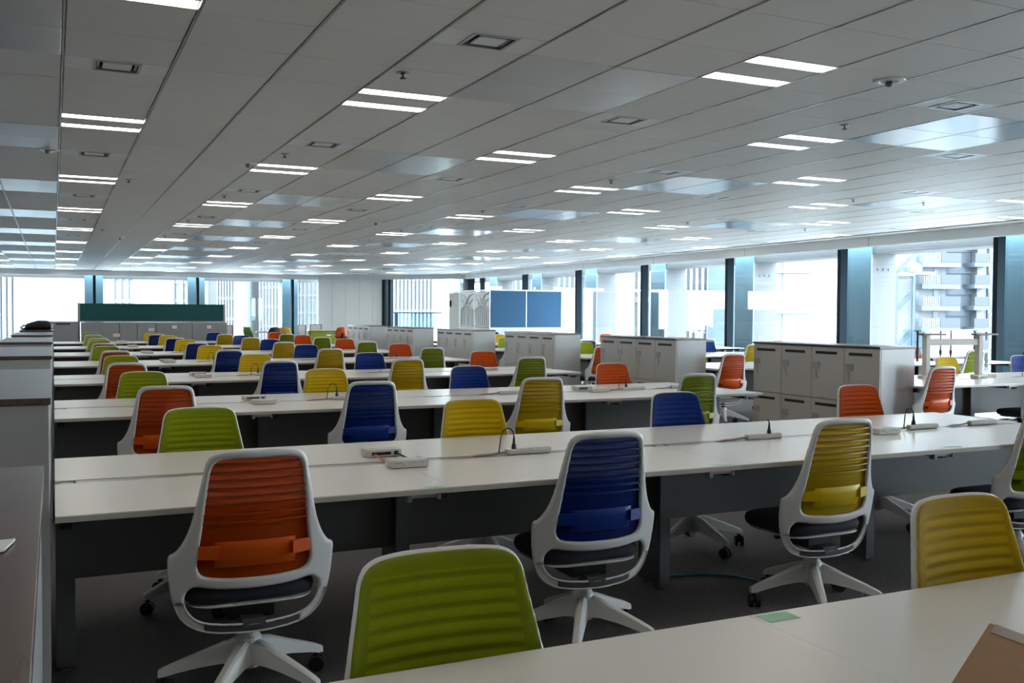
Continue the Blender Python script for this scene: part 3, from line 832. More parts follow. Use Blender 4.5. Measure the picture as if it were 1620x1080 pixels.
def leg_mb(mb, a):
    c, s_ = math.cos(a), math.sin(a)
    st = [(.03, .155, .030, .055), (.09, .150, .028, .045), (.17, .128, .024, .032), (.25, .104, .021, .024), (.295, .088, .019, .020), (.315, .082, .016, .014)]
    vs = []; fs = []
    for r, z, w, h in st:
        for dx, dz in ((-w, -h), (w, -h), (w * .75, h * .8), (w * .3, h), (-w * .3, h), (-w * .75, h * .8)):
            vs.append((r * c - dx * s_, r * s_ + dx * c, z + dz * .8))
    n = 6
    for i in range(len(st) - 1):
        for k in range(n): fs.append((i * n + k, i * n + (k + 1) % n, (i + 1) * n + (k + 1) % n, (i + 1) * n + k))
    fs.append(tuple(range(n))[::-1]); fs.append(tuple((len(st) - 1) * n + k for k in range(n)))
    mb.add(vs, fs)
def caster_mb(mb, a, tw):
    c, s_ = math.cos(a), math.sin(a); x, y = .295 * c, .295 * s_
    u = Vector((math.cos(tw), math.sin(tw), 0))
    P = Vector((x, y, .030))
    for o in (-.016, .016):
        mb.tube([P + u * (o - .009), P + u * (o + .009)], .030, 16)
    mb.tube([P - u * .026, P + u * .026], .010, 8)
    mb.tube([P + Vector((0, 0, .012)), P + Vector((0, 0, .050))], .012, 8)
LEGA = [math.radians(21 + 72 * k) for k in range(5)]
leg_mes = []; cas_mes = []; base_all = MB(); cas_all = MB()
for k, a in enumerate(LEGA):
    mb = MB(); leg_mb(mb, a); leg_mes.append(mb.data('base_leg', M['frame'], smooth=False)); leg_mb(base_all, a)
    mb = MB(); caster_mb(mb, a, a + .9 + k); cas_mes.append(mb.data('caster', M['black'])); caster_mb(cas_all, a, a + .9 + k)
base_all.lathe([(.040, .095), (.052, .115), (.054, .165), (.044, .205), (.032, .222)], 12)
base_far_me = base_all.data('star_base', M['frame']); cas_far_me = cas_all.data('caster_set', M['black'])

def chair_near(c):
    t = thing('office_chair', '', 'chair', group='mesh office chairs')
    link('back_frame', frame_me, t)
    f = KID_LAST = link('grip_shade', grip_me, t); link('grip_end', grip2_me, t); link('grip_end', grip3_me, t)
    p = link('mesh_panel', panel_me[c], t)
    for me in rib_me[c]: link('rib', me, t)
    link('lumbar_pad', lumbar_me[c], t)
    link('seat', seat_me, t); link('seat_shell', under_me, t); link('mechanism', mech_me, t); link('back_bracket', yoke_me, t)
    link('gas_column', col_me, t); link('hub', hub_me, t)
    for k in range(5):
        l = link('base_leg', leg_mes[k], t); link('caster', cas_mes[k], l)
    return t
def chair_far(c):
    t = thing('office_chair', '', 'chair', group='mesh office chairs')
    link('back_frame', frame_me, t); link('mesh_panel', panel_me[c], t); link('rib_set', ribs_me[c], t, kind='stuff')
    link('lumbar_pad', lumbar_me[c], t); link('seat', seat_me, t); link('seat_shell', under_me, t); link('gas_column', col_me, t)
    link('star_base', base_far_me, t); link('caster_set', cas_far_me, t, kind='stuff')
    return t
FR = ['orange', 'blue', 'yellow', 'green']; BK = ['green', 'yellow', 'blue', 'orange']
CHAIRS = [('F', 1, 0, 0.66, 3.49), ('F', 1, 1, 2.07, 3.42), ('F', 1, 2, 3.36, 3.42), ('F', 1, 3, 4.84, 3.44), ('F', 2, 0, 0.67, 6.75), ('F', 2, 1, 2.06, 6.67), ('F', 2, 2, 3.41, 6.62), ('F', 2, 3, 4.86, 6.61),
          ('F', 3, 0, 0.64, 9.95), ('F', 3, 1, 2.09, 9.92), ('F', 3, 2, 3.46, 9.90), ('F', 3, 3, 4.95, 9.90), ('F', 4, 0, 0.71, 13.17), ('F', 4, 1, 2.09, 13.12), ('F', 4, 2, 3.46, 13.14), ('F', 4, 3, 4.98, 13.2),
          ('F', 5, 0, 0.71, 16.38), ('F', 5, 1, 2.10, 16.38), ('F', 5, 2, 3.51, 16.38), ('F', 5, 3, 4.96, 16.38), ('F', 6, 0, 0.75, 19.6), ('F', 6, 1, 2.12, 19.6), ('F', 6, 2, 3.54, 19.6), ('F', 6, 3, 4.98, 19.6),
          ('F', 7, 0, 0.78, 22.82), ('F', 7, 1, 2.08, 22.82), ('F', 7, 2, 3.55, 22.82), ('F', 7, 3, 4.95, 22.82),
          ('B', 0, 0, 0.70, 1.84), ('B', 0, 1, 2.18, 1.84), ('B', 1, 0, 0.67, 5.13), ('B', 1, 1, 2.14, 5.07), ('B', 1, 2, 3.49, 5.03), ('B', 1, 3, 5.08, 5.12), ('B', 2, 0, 0.65, 8.41), ('B', 2, 1, 2.12, 8.28), ('B', 2, 2, 3.45, 8.25), ('B', 2, 3, 5.02, 8.32),
          ('B', 3, 0, 0.67, 11.52), ('B', 3, 1, 2.12, 11.48), ('B', 3, 2, 3.49, 11.48), ('B', 3, 3, 5.01, 11.5), ('B', 4, 0, 0.67, 14.7), ('B', 4, 1, 2.07, 14.7), ('B', 4, 2, 3.47, 14.7), ('B', 4, 3, 4.97, 14.7),
          ('B', 5, 0, 0.71, 17.92), ('B', 5, 1, 2.11, 17.92), ('B', 5, 2, 3.58, 17.92), ('B', 5, 3, 4.96, 17.92), ('B', 6, 0, 0.75, 21.14), ('B', 6, 1, 2.13, 21.14), ('B', 6, 2, 3.62, 21.14), ('B', 6, 3, 4.92, 21.14),
          ('B', 7, 0, 0.77, 24.36), ('B', 7, 1, 2.10, 24.36), ('B', 7, 2, 3.51, 24.36), ('B', 7, 3, 5.00, 24.36)]
XF = [7.84, 9.40, 10.83, 12.25]; XB = [8.32, 9.62, 10.92, 12.6]
for k in range(2, 8):
    for i in range(4):
        yf, yb_ = 3.50 + 3.219 * (k - 1), 1.82 + 3.219 * k
        CHAIRS.append(('G', k, i, XF[i], yf)); CHAIRS.append(('H', k, i, XB[i], yb_))
protos = {}
for side, k, i, x, y in CHAIRS:
    c = FR[i] if side in 'FG' else BK[i]
    near = (side in 'FB' and k <= 3) or (side in 'GH' and k <= 2)
    face = side in 'BH'
    bank = 'main bank' if side in 'FB' else 'window bank'
    rowname = 'closest' if k == 0 else ORD[k - 1].replace('nearest', 'first')
    if face: lab = '%s mesh chair facing us behind the %s desk row of the %s' % (c, rowname, bank)
    else: lab = '%s mesh chair with its back to us at the %s desk row, %s' % (c, rowname, bank)
    jz = random.uniform(-.035, .035)
    s = -1 if face else 1
    # backs clear the desk edge; heights as measured
    d0 = .32 if k == 0 else 3.49 + 3.219 * (k - 1)
    yn = max(y * .985, d0 + 1.40 + .10) if face else min(y * .985, d0 - .10)
    x *= yn / y; y = yn
    root = (x, y + .22 * s, 0)
    rz = (math.pi if face else 0) + jz
    key = (c, near)
    if key not in protos:
        o = (chair_near if near else chair_far)(c); protos[key] = o; index_kids(o); o.scale = (1.008, 1.008, 1.008)
        o.location = root; o.rotation_euler = (0, 0, rz); o['label'] = lab
    else:
        dup(protos[key], root, rz, lab)

# ================================================================== DESK ROWS
top_me = {}
def desk_row(x0, n, y0, label, near):
    t = thing('bench_desk', label, 'desk', (x0, y0, 0), group='white bench desk rows')
    W = 1.4
    for i in range(n):
        for s_ in (0, 1):
            a = W * i + .0005; b = W * (i + 1) - .0005
            ya, yb = (0, .660) if s_ == 0 else (.742, 1.40)
            tp = link('tabletop', None_mesh('tt%d' % s_, a, b, ya, yb), t, (a, 0, 0))
            ye = 0 if s_ == 0 else 1.40
            link('edge_band', None_mesh('eb%d' % s_, a, b, ye, ye), tp)
        link('cable_lid', lid_me, t, (W * i, 0, 0))
        link('modesty_panel', pan_me, t, (W * i, 0, 0))
        link('modesty_panel', pan2_me, t, (W * i, 0, 0))
        link('cable_tray', ctray_me, t, (W * i, 0, 0))
        if near or i % 2 == 0:
            link('hook_bracket', hook_me, t, (W * i + 1.32 - (0 if i else .02), 0, 0))
    for i in range(n + 1):
        x = min(max(W * i, .035), W * n - .035)
        l = link('leg', leg_me, t, (x, .70, 0))
        link('glide', glide_me, l, (0, -.07, 0)); link('glide', glide_me, l, (0, .07, 0))
        link('support_arm', sarm_me, t, (x, .70, 0))
    return t
def None_mesh(kind, a, b, ya, yb):
    if kind not in top_me:
        w = b - a
        if kind == 'tt0': top_me[kind] = MB().box(0, w, 0.002, .660, .698, .72).data('tabletop', M['desk'])
        if kind == 'tt1': top_me[kind] = MB().box(0, w, .742, 1.398, .698, .72).data('tabletop', M['desk'])
        if kind == 'eb0': top_me[kind] = MB().box(0, w, -.001, .0025, .699, .717).data('edge_band', M['deskedge'])
        if kind == 'eb1': top_me[kind] = MB().box(0, w, 1.3975, 1.401, .699, .717).data('edge_band', M['deskedge'])
    return top_me[kind]
lid = MB().box(.075, 1.33, .668, .739, .709, .7185); lid.box(.01, .068, .668, .739, .706, .715); lid.box(1.336, 1.39, .668, .739, .706, .715)
lid_me = lid.data('cable_lid', M['tray'], .002, 1)
pan_me = MB().box(.036, 1.364, .655, .670, .345, .69).data('modesty_panel', M['panel'], .002, 1)
pan2_me = MB().box(.036, 1.364, .730, .745, .345, .69).data('modesty_panel', M['panel'], .002, 1)
ctray_me = MB().box(.04, 1.36, .672, .728, .60, .606).data('cable_tray', M['panel'])
hk = MB().box(-.055, .055, .035, .06, .678, .697); hk.box(-.075, -.055, .03, .065, .665, .697); hk.box(.05, .062, .028, .06, .670, .690)
hook_me = hk.data('hook_bracket', M['cardholder'], .002, 1)
leg_me = MB().box(-.034, .034, -.10, .10, .018, .69).data('leg', M['deskleg'], .004, 2)
glide_me = MB().lathe([(.020, .0), (.022, .008), (.010, .012), (.006, .02)], 12).data('glide', M['steel'])
sa = MB().box(-.022, .022, -.60, .60, .655, .697)
sarm_me = sa.data('support_arm', M['black'], .003, 1)
P = 3.219
desk_row(0.0, 4, .32, 'closest white desk row with a cardboard box on it', True)
for k in range(1, 8):
    desk_row(0.0, 4, 3.49 + P * (k - 1), '%s full white bench desk row counting away from us, main bank' % ('first' if k == 1 else ORD[k - 1]), k <= 3)
for k in range(2, 8):
    desk_row(7.56, 4, 3.49 + P * (k - 1), '%s white bench desk row of the bank along the windows' % ('first' if k == 2 else ORD[k - 2]), k <= 3)

# ================================================================== LOCKERS
DW, DH = .4625, .53
def door_geo(z0, z1):
    return MB().box(-.018, 0, .003, DW - .003, z0 + .003, z1 - .003)
door_hi = door_geo(.55, 1.078).data('door', M['cabinet'], .0015, 1); door_lo = door_geo(.03, .548).data('door', M['cabinet'], .0015, 1)
slot_mes = []
for zt in (1.078, .548):
    slot_mes.append(MB().box(-.021, -.0175, .10, .40, zt - .073, zt - .045).data('mail_slot', M['slot']))
card_mes = []; lock_mes = []
for zt in (1.078, .548):
    c = MB().box(-.023, -.018, .343, .440, zt - .225, zt - .158); card_mes.append(c.data('card_holder', M['cardholder'], .001, 1))
    c = MB().box(-.030, -.018, .385, .415, zt - .315, zt - .235); c.box(-.024, -.018, .368, .425, zt - .325, zt - .31)
    c.tube([(-.036, .418, zt - .245), (-.018, .418, zt - .245)], .008, 10); lock_mes.append(c.data('lock_handle', M['lock'], 0, 1))
LL = 4 * DW
car = MB().box(0, .44, 0, LL, .02, 1.078)
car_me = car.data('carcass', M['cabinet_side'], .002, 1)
stile_me = MB().box(-.018, 0, -.0, .0025, .03, 1.078).data('corner_strip', M['steel'])
ctop_me = MB().box(-.025, .445, -.006, LL + .006, 1.080, 1.102).data('top_board', M['cabtop'], .001, 1)
plinth_me = MB().box(.01, .43, .01, LL - .01, 0, .03).data('plinth', M['black'])
screw_me = MB()
for x, z in ((.10, .905), (.34, .905), (.10, .45), (.34, .45)): screw_me.tube([(x, -.002, z), (x, 0, z)], .005, 8)
screw_me = screw_me.data('screw_cap', M['cardholder'])
def locker(x, y, label, doors=True, group='lockers'):
    t = thing('locker_cabinet', label, 'locker', (x, y, 0), group=group)
    link('carcass', car_me, t); link('top_board', ctop_me, t); link('plinth', plinth_me, t); link('screw_caps', screw_me, t, kind='stuff')
    for i in range(4):
        for q, me in enumerate((door_hi, door_lo)):
            d = link('door', me, t, (0, DW * i, 0))
            if doors:
                link('mail_slot', slot_mes[q], d); link('card_holder', card_mes[q], d); link('lock_handle', lock_mes[q], d)
    return t
LK = [(7.24, 3.56, 'pale locker block cut off by the edge of the view beside the window desks'), (7.15, 6.86, 'largest pale locker block with walnut top, at the end of the second desk row'),
      (7.05, 10.07, 'pale locker block with mail slots at the end of the third desk row'), (7.04, 13.30, 'pale locker block with mail slots at the end of the fourth desk row'),
      (7.03, 16.52, 'pale locker block with mail slots at the end of the fifth desk row'), (7.02, 19.76, 'pale locker block with mail slots at the end of the sixth desk row'),
      (7.00, 22.96, 'smallest pale locker block, furthest of those beside the main bank')]
for x, y, l in LK: locker(x, y, l, True, 'lockers between the two banks')
LC = [.16, 3.60, 7.07, 10.33, 13.50, 16.80, 20.05, 23.3]
LN = ['low cabinet with a brown walnut top right beside the viewpoint', 'second low cabinet along the left edge, its top reflecting the windows', 'third low cabinet along the left edge',
      'fourth low cabinet along the left edge', 'fifth low cabinet along the left edge', 'sixth low cabinet along the left edge, with the black bag on it', 'seventh low cabinet along the left edge', 'eighth and last low cabinet along the left edge']
for n, (y, l) in enumerate(zip(LC, LN)):
    t = locker(-.455 if n else -.463, y, l, False, 'cabinets at the desk row ends')

# ================================================================== DESK-TOP THINGS
def switch_me():
    b = MB().box(-.085, .085, -.05, .05, 0, .032)
    return b.data('switch_case', M['white'], .003, 2)
SWM = switch_me()
feet_me = MB().box(-.075, .075, -.042, .042, -.003, 0).data('rubber_foot', M['black'])
port_me = MB().box(-.062, .032, -.0515, -.049, .008, .022).data('port_row', M['slot'])
jack_me = MB().box(.048, .068, -.0515, -.049, .007, .024).data('power_jack', M['slot'])
led = MB()
for k in range(8): led.box(-.005 + k * .009, -.002 + k * .009, -.0508, -.0498, .019, .022)
led.box(-.03, -.024, -.0508, -.0498, .009, .013)
led_me = led.data('indicator', M['mark'])
# small maker's wordmark printed on the front, too small to read in the photograph
def word(txt, size, m, name):
    cu = bpy.data.curves.new(name, 'FONT'); cu.body = txt; cu.size = size; cu.extrude = .0002; cu.align_x = 'CENTER'
    o = bpy.data.objects.new(name, cu); COL.objects.link(o)
    bpy.context.view_layer.update()
    me = bpy.data.meshes.new_from_object(o.evaluated_get(bpy.context.evaluated_depsgraph_get())); me.name = name
    bpy.data.objects.remove(o); me.materials.clear(); me.materials.append(m)
    me.transform(Matrix.Rotation(math.pi / 2, 4, 'X'))
    return me
word_me = word('BUFFALO', .0075, M['mark'], 'wordmark')
def net_switch(x, y, rz, label, back):
    t = thing('network_switch', label, 'device', (x, y, .723), rz, 'white network switches')
    link('switch_case', SWM, t); link('rubber_foot', feet_me, t)
    if back:
        link('port_row', port_me, t); link('power_jack', jack_me, t)
    else:
        link('indicator', led_me, t); link('wordmark', word_me, t, (-.052, -.0508, .018))
    return t
strip_me = MB().box(0, .24, -.018, .018, 0, .026).data('strip_case', M['white'], .005, 2)
sock = MB()
for k in range(5): sock.box(.035 + k * .042, .055 + k * .042, -.010, .010, .0255, .0275)
sock_me = sock.data('socket', M['lock'], .001, 1)
def pstrip(x, y, label, plug=0, rz=0.0):
    t = thing('power_strip', label, 'power strip', (x, y, .7205), rz, 'white power strips')
    link('strip_case', strip_me, t); link('socket', sock_me, t)
    put('strip_cord', MB().tube([(0, 0, .012), (-.03, .004, .010), (-.08, -.004, .006), (-.14, .006, .004), (-.2, 0, -.004)], .006, 6), M['beige'], t)
    if plug:
        px = .045 if plug == 1 else .16
        pg = thing('plug', ('black plug with looped cord on ' if plug == 1 else 'black upright plug on ') + label.split(' on ', 1)[1], 'plug', (x + px, y, .746), rz, 'black plugs')
        put('plug_body', MB().tube([(0, 0, 0), (0, 0, .022), (0, 0, .024), (0, 0, .045), (0, 0, .062)], [.013, .011, .008, .006, .0035], 10), M['black'], pg)
        if plug == 1:
            put('plug_cord', MB().tube([(0, 0, .055), (-.003, 0, .078), (-.015, .002, .096), (-.035, .004, .100), (-.055, .004, .088), (-.068, .002, .06), (-.074, 0, .02), (-.08, 0, -.018)], .0032, 8), M['black'], pg)
        else:
            put('plug_cord', MB().tube([(0, 0, .055), (-.002, .003, .072), (-.008, .012, .076)], .0035, 8), M['black'], pg)
    return t
RN = ['closest', 'first', 'second', 'third', 'fourth', 'fifth', 'sixth', 'seventh']
for k in range(1, 8):
    yc = 3.49 + P * (k - 1) + .70; r = RN[k]; n_ = 'the %s main desk row' % r
    net_switch(1.395, yc + .20, 0.02, 'white network switch showing its ports, near the chair end of ' + n_, True)
    net_switch(1.40, yc - .155, -.03, 'white network switch with lettered front, near the chair end of ' + n_, False)
    if k <= 3:
        tag(put('network_cable', MB().tube([(1.345, yc + .145, .735), (1.346, yc + .12, .736), (1.35, yc + .09, .728), (1.36, yc + .03, .722)], .0035, 6), M['orangecable']), 'short orange network cable from the switch on ' + n_, 'cable')
        tag(put('power_cable', MB().tube([(1.453, yc + .147, .737), (1.456, yc + .12, .737), (1.47, yc + .08, .728), (1.49, yc + .02, .721)], .0045, 6), M['black']), 'short black power cable from the switch on ' + n_, 'cable')
    if k <= 5:
        pstrip(1.95, yc + .0, 'white power strip with looped cord on the inner part of ' + n_, 1)
        pstrip(3.385, yc + .0, 'white power strip with upright plug on the middle of ' + n_, 2 if k == 1 else 0)
        pstrip(4.60, yc + .01, 'white power strip with looped cord on the outer part of ' + n_, 1)
    if k <= 2:
        pstrip(5.14, yc + .03, 'white power strip at the very end of ' + n_, 0)
        net_switch(4.30, yc - .09, 0, 'white network switch with lettered front, near the locker end of ' + n_, False)
        net_switch(4.28, yc + .16, 0, 'white network switch showing its ports, near the locker end of ' + n_, True)
for k in range(2, 6):
    yc = 3.49 + P * (k - 1) + .70
    n_ = 'the %s window desk row' % RN[k - 1]
    net_switch(9.15, yc - .02, .1, 'white network switch on ' + n_, True)
    pstrip(9.9, yc, 'white power strip with looped cord on ' + n_, 1)
    t = thing('power_strip', 'dark cable box on the far end of ' + n_, 'device', (12.1, yc, .7205), 0)
    put('strip_case', MB().box(0, .3, -.03, .03, 0, .04), M['panel'], t, .004, 1)
# tape pieces
def tape(x, y, w, d, rz, m, lab):
    tag(put('tape_piece', MB().box(-w / 2, w / 2, -d / 2, d / 2, .7202, .7208), m, loc=(x, y, 0), rz=rz), lab, 'tape')
tape(1.455, 1.682, .085, .05, -.02, M['tape'], 'pale green tape across the seam of the closest desk row')
tape(1.335, 3.52, .075, .035, .0, M['tape'], 'pale green tape at the front edge between orange and blue chairs')
tape(1.44, 4.87, .08, .035, .03, M['tape'], 'pale green tape at the rear edge of the first desk row')
tape(2.72, 3.53, .09, .035, 0, M['tapeb'], 'pale aqua tape at the front edge between blue and yellow chairs')
tape(4.20, 3.54, .09, .035, 0, M['tapeb'], 'pale aqua tape at the front edge beyond the yellow chair')
tag(put('paper_sheet', MB().add([(-.24, 1.335, 1.104), (-.045, 1.355, 1.104), (-.055, 1.30, 1.104), (-.24, 1.20, 1.104), (-.24, 1.335, 1.107), (-.045, 1.355, 1.107), (-.055, 1.30, 1.107), (-.24, 1.20, 1.107)],
    [(3, 2, 1, 0), (4, 5, 6, 7), (0, 1, 5, 4), (1, 2, 6, 5), (2, 3, 7, 6), (3, 0, 4, 7)]), M['paper']), 'folded white paper lying on the closest cabinet top', 'paper')
# cardboard box on the closest desk row
t = thing('cardboard_box', 'brown cardboard box with tape on the closest desk row', 'box', (1.41, 1.11, .7205))
_u = Vector((math.cos(math.radians(-150)), math.sin(math.radians(-150)))); _v = Vector((math.cos(math.radians(-92)), math.sin(math.radians(-92))))
_q = [Vector((0, 0)), _u * .34, _u * .34 + _v * .26, _v * .26]
put('box_body', MB().prism([(p.x, p.y) for p in _q], 0, .155), M['carton'], t, .008, 3)
_f = [Vector((0, 0)), _u * .34, _u * .33 + _v * .12, _u * .01 + _v * .12]
put('box_flap', MB().prism([(p.x, p.y) for p in _f], .1555, .160), M['carton'], t, .0015, 2)
_s = [_u * .004 + _v * .012, _u * .004 + _v * .045, _u * .33 + _v * .045, _u * .33 + _v * .012]
_s = [_v * .012 + _u * .0, _u * .05 + _v * .012, _u * .05 + _v * .25, _v * .25 + _u * .012]
put('packing_tape', MB().prism([(p.x, p.y) for p in _s], .1602, .1608), M['cartontape'], t)
# bag on the sixth cabinet
bag = thing('bag', 'black lumpy bag lying on the sixth low cabinet', 'bag', (-.22, 17.6, 1.102))
bm_ = MB(); N = 18; prof = [(-.20, .02), (-.17, .07), (-.10, .10), (0, .115), (.08, .12), (.14, .115), (.17, .10), (.18, .03)]
vs = []; fs = []
for x, h in prof:
    for q in range(N):
        a = 2 * math.pi * q / N
        vs.append((x + .01 * math.sin(3 * a), .20 * math.cos(a) * (.6 + h * 3), max(0, h * .6 + h * .65 * math.sin(a) * (1 + .15 * math.sin(5 * a + x * 30)))))
for i in range(len(prof) - 1):
    for q in range(N): fs.append((i * N + q, i * N + (q + 1) % N, (i + 1) * N + (q + 1) % N, (i + 1) * N + q))
fs.append(tuple(range(N))[::-1]); fs.append(tuple((len(prof) - 1) * N + q for q in range(N)))
put('bag_body', bm_.add(vs, fs), M['bagfabric'], bag, smooth=True)
put('bag_strap', MB().tube([(-.17, 0, .06), (-.22, .03, .07), (-.26, .02, .03), (-.24, -.03, .012), (-.18, -.05, .02)], .012, 8), M['bagfabric'], bag)

# blue cable on the carpet
tag(put('floor_cable', MB().tube([(2.85, 4.30, .006), (3.0, 4.26, .006), (3.15, 4.22, .006), (3.28, 4.12, .006), (3.33, 3.98, .006)], .006, 6), M['bluecable']), 'thin blue cable on the carpet beside the desk leg', 'cable')
# white speckled patch laid just above the floor by the windows
sh = MB(); vs = []; fs = []
nx_, ny_ = 12, 8
for i in range(nx_ + 1):
    for j in range(ny_ + 1):
        vs.append((11.5 + 1.25 * i / nx_ + .12 * j / ny_, 9.0 + 1.0 * j / ny_, .012 + .01 * math.sin(i * 2.1 + j * 1.3) ** 2))
for i in range(nx_):
    for j in range(ny_): a = i * (ny_ + 1) + j; fs.append((a, a + ny_ + 1, a + ny_ + 2, a + 1))
tag(put('speckled_patch', sh.add(vs, fs), M['speck']), 'white speckled patch on the floor under the window desks', 'sheet')

# upturned monitor stand frame on the first window desk row
def stand(x, y, w, lab):
    t = thing('desk_stand', lab, 'stand', (x, y, .72), -.12)
    for s_ in (0, 1):
        put('post', MB().box(w * s_ - .028, w * s_ + .028, -.035, .035, .03, .47), M['stand'], t, .003, 1)
        put('foot', MB().box(w * s_ - .08, w * s_ + .22, -.04, .04, 0, .035), M['stand'], t, .003, 1)
        put('top_plate', MB().box(w * s_ - .075, w * s_ + .23, -.045, .045, .47, .49), M['standtop'], t, .002, 1)
    put('crossbar', MB().box(.028, w - .028, -.02, .02, .36, .43), M['stand'], t, .002, 1)
    return t
stand(8.60, 7.62, .72, 'taupe metal table frame standing on the first window desk row')
tag(put('plastic_wrap', MB().lathe([(.004, 1.0), (.022, .985), (.016, .95), (.03, .92), (.014, .88), (.022, .86), (.006, .83)], 7, (9.385, 7.49)), M['frosted']), 'clear plastic wrap hanging on the table frame post', 'plastic')
tag(put('screen_post_rail', MB().box(11.5, 13.0, 10.61, 10.62, .78, 1.20), M['railglass']), 'clear glass desk screen on the second window desk row', 'desk screen')
for n, x in enumerate((11.80, 12.28, 12.50, 13.02)):
    t = thing('screen_post', 'slim dark screen post, %s along the second window desk row' % ORD[n], 'post', (x, 10.62, .72))
    put('post_tube', MB().tube([(0, 0, 0), (0, 0, .46)], .016, 10), M['mullion'], t); put('post_clamp', MB().tube([(0, 0, .10), (0, 0, .16)], .028, 10), M['black'], t)
    put('post_tip', MB().box(-.06, .06, -.02, .02, .455, .465), M['mullion'], t)

# ================================================================== FAR AREA
# teal partition above grey cabinets
t = thing('felt_partition', 'dark teal felt partition standing above the grey cabinets', 'partition', (.66, 31.0, 0))
for n in range(2): put('felt_panel', MB().box(.04 + 2.035 * n, 2.072 + 2.035 * n, .02, .06, 1.14, 1.63), M['greenfelt'], t, .004, 1)
put('partition_rail', MB().box(0, 4.15, .01, .07, 1.105, 1.14), M['greysteel'], t); put('partition_rail', MB().box(0, 4.15, .01, .07, 1.63, 1.65), M['greenfelt'], t)
for x in (0, 4.12): put('partition_post', MB().box(x - .02, x + .04, 0, .08, 0, 1.66), M['greysteel'], t)
for n in range(4):
    t = thing('grey_cabinet', 'grey steel cabinet under the teal partition, %s from the slotted locker' % ORD[n], 'cabinet', (.72 + 1.02 * n, 30.55, 0), group='grey cabinets under the partition')
    put('cabinet_body', MB().box(.004, 1.016, .02, .44, 0, 1.10), M['greysteel'], t, .003, 1)
    if n < 2:
        put('sliding_door', MB().box(.02, .50, .002, .018, .05, 1.07), M['greysteel'], t, .003, 1); put('sliding_door', MB().box(.50, 1.0, -.012, .004, .05, 1.07), M['cabinet_side'] if False else M['greysteel'], t, .003, 1)
    else:
        put('drawer', MB().box(.01, 1.01, .0, .018, .40, 1.08), M['greysteel'], t, .003, 1); put('drawer', MB().box(.01, 1.01, .0, .018, .04, .39), M['greysteel'], t, .003, 1)
        put('handle', MB().box(.44, .56, -.02, 0, 1.00, 1.03), M['black'], t)
for n, (x, z, w) in enumerate([(1.66, .66, .22), (2.62, .82, .2), (3.27, .90, .16), (4.27, .90, .16)]):
    t = thing('notice', 'small pink-bordered notice on the grey cabinets, %s of four from the locker' % ORD[n], 'notice', (x, 30.53, z))
    put('notice_border', MB().box(-w / 2, w / 2, 0, .004, 0, .13), M['pinkframe'], t); put('notice_sheet', MB().box(-w / 2 + .012, w / 2 - .012, -.003, 0, .014, .116), M['paper'], t)
t = thing('slotted_locker', 'grey locker with one mail slot beside the teal partition', 'locker', (-.36, 30.55, 0))
put('locker_body', MB().box(0, 1.0, .02, .46, 0, 1.12), M['greysteel'], t, .003, 1); put('locker_door', MB().box(.12, .88, 0, .02, .35, 1.10), M['greysteel'], t, .003, 1)
put('mail_slot', MB().box(.42, .80, -.004, 0, 1.03, 1.07), M['slot'], t)

# blue felt booth
t = thing('meeting_booth', 'free-standing booth with blue felt panels near the windows', 'booth', (11.26, 25.3, 0))
for x in (0, 1.16, 2.32): put('booth_post', MB().box(x - .015, x + .015, -.015, .015, 0, 2.10), M['bulkhead'], t)
for z in (.04, .98, 2.07): put('booth_rail', MB().box(.015, 2.305, -.014, .014, z, z + .04), M['bulkhead'], t)
for n in range(2):
    put('felt_panel', MB().box(.03 + 1.16 * n, 1.13 + 1.16 * n, -.02, .02, 1.02, 2.07), M['bluefelt'], t, .004, 1)
    put('lower_panel', MB().box(.03 + 1.16 * n, 1.13 + 1.16 * n, -.012, .012, .08, .98), M['frosted'], t)
for y in (1.08, 1.14, 2.22, 2.28, 3.1): put('booth_post', MB().box(-.015, .015, y - .015, y + .015, 0, 2.10), M['bulkhead'], t)
for z in (.04, 2.07): put('booth_rail', MB().box(-.014, .014, .015, 3.1, z, z + .04), M['bulkhead'], t)
put('beige_panel', MB().box(-.012, .012, 2.31, 3.08, .08, 2.06), M['beigepanel'], t)
put('panel_handle', MB().box(-.05, -.012, 2.95, 3.0, 1.62, 1.82), M['mullion'], t)
for y0, y1 in ((.02, 1.06), (1.16, 2.20)):
    pn = put('pattern_panel', MB().box(-.004, .004, y0, y1, .08, 2.06), M['frosted'], t)
    g = MB(); yc = (y0 + y1) / 2; w = (y1 - y0)
    for q in range(7):
        yy = y0 + w * (q + .5) / 7; g.tube([(-.012, yy, 1.0), (-.012, yy, 1.52 + .10 * math.cos((q - 3) * .5))], .022, 6)
    arc = [(-.012, y0 + w * q / 12, 1.50 + .16 * math.sin(math.pi * q / 12)) for q in range(13)]; g.tube(arc, .03, 6)
    g.tube([(-.012, y0, 1.05), (-.012, yc, 1.02), (-.012, y1, 1.05)], .03, 6)
    for s_ in (-1, 1):
        g.tube([(-.012, yc + s_ * .06, 1.66), (-.012, yc + s_ * .08, 1.85), (-.012, yc + s_ * .22, 1.97), (-.012, yc + s_ * .48, 2.0)], .022, 6)
        g.tube([(-.012, yc + s_ * .18, 1.62), (-.012, yc + s_ * .26, 1.76), (-.012, yc + s_ * .48, 1.84)], .022, 6)
    put('white_pattern', g, M['bulkhead'], pn)

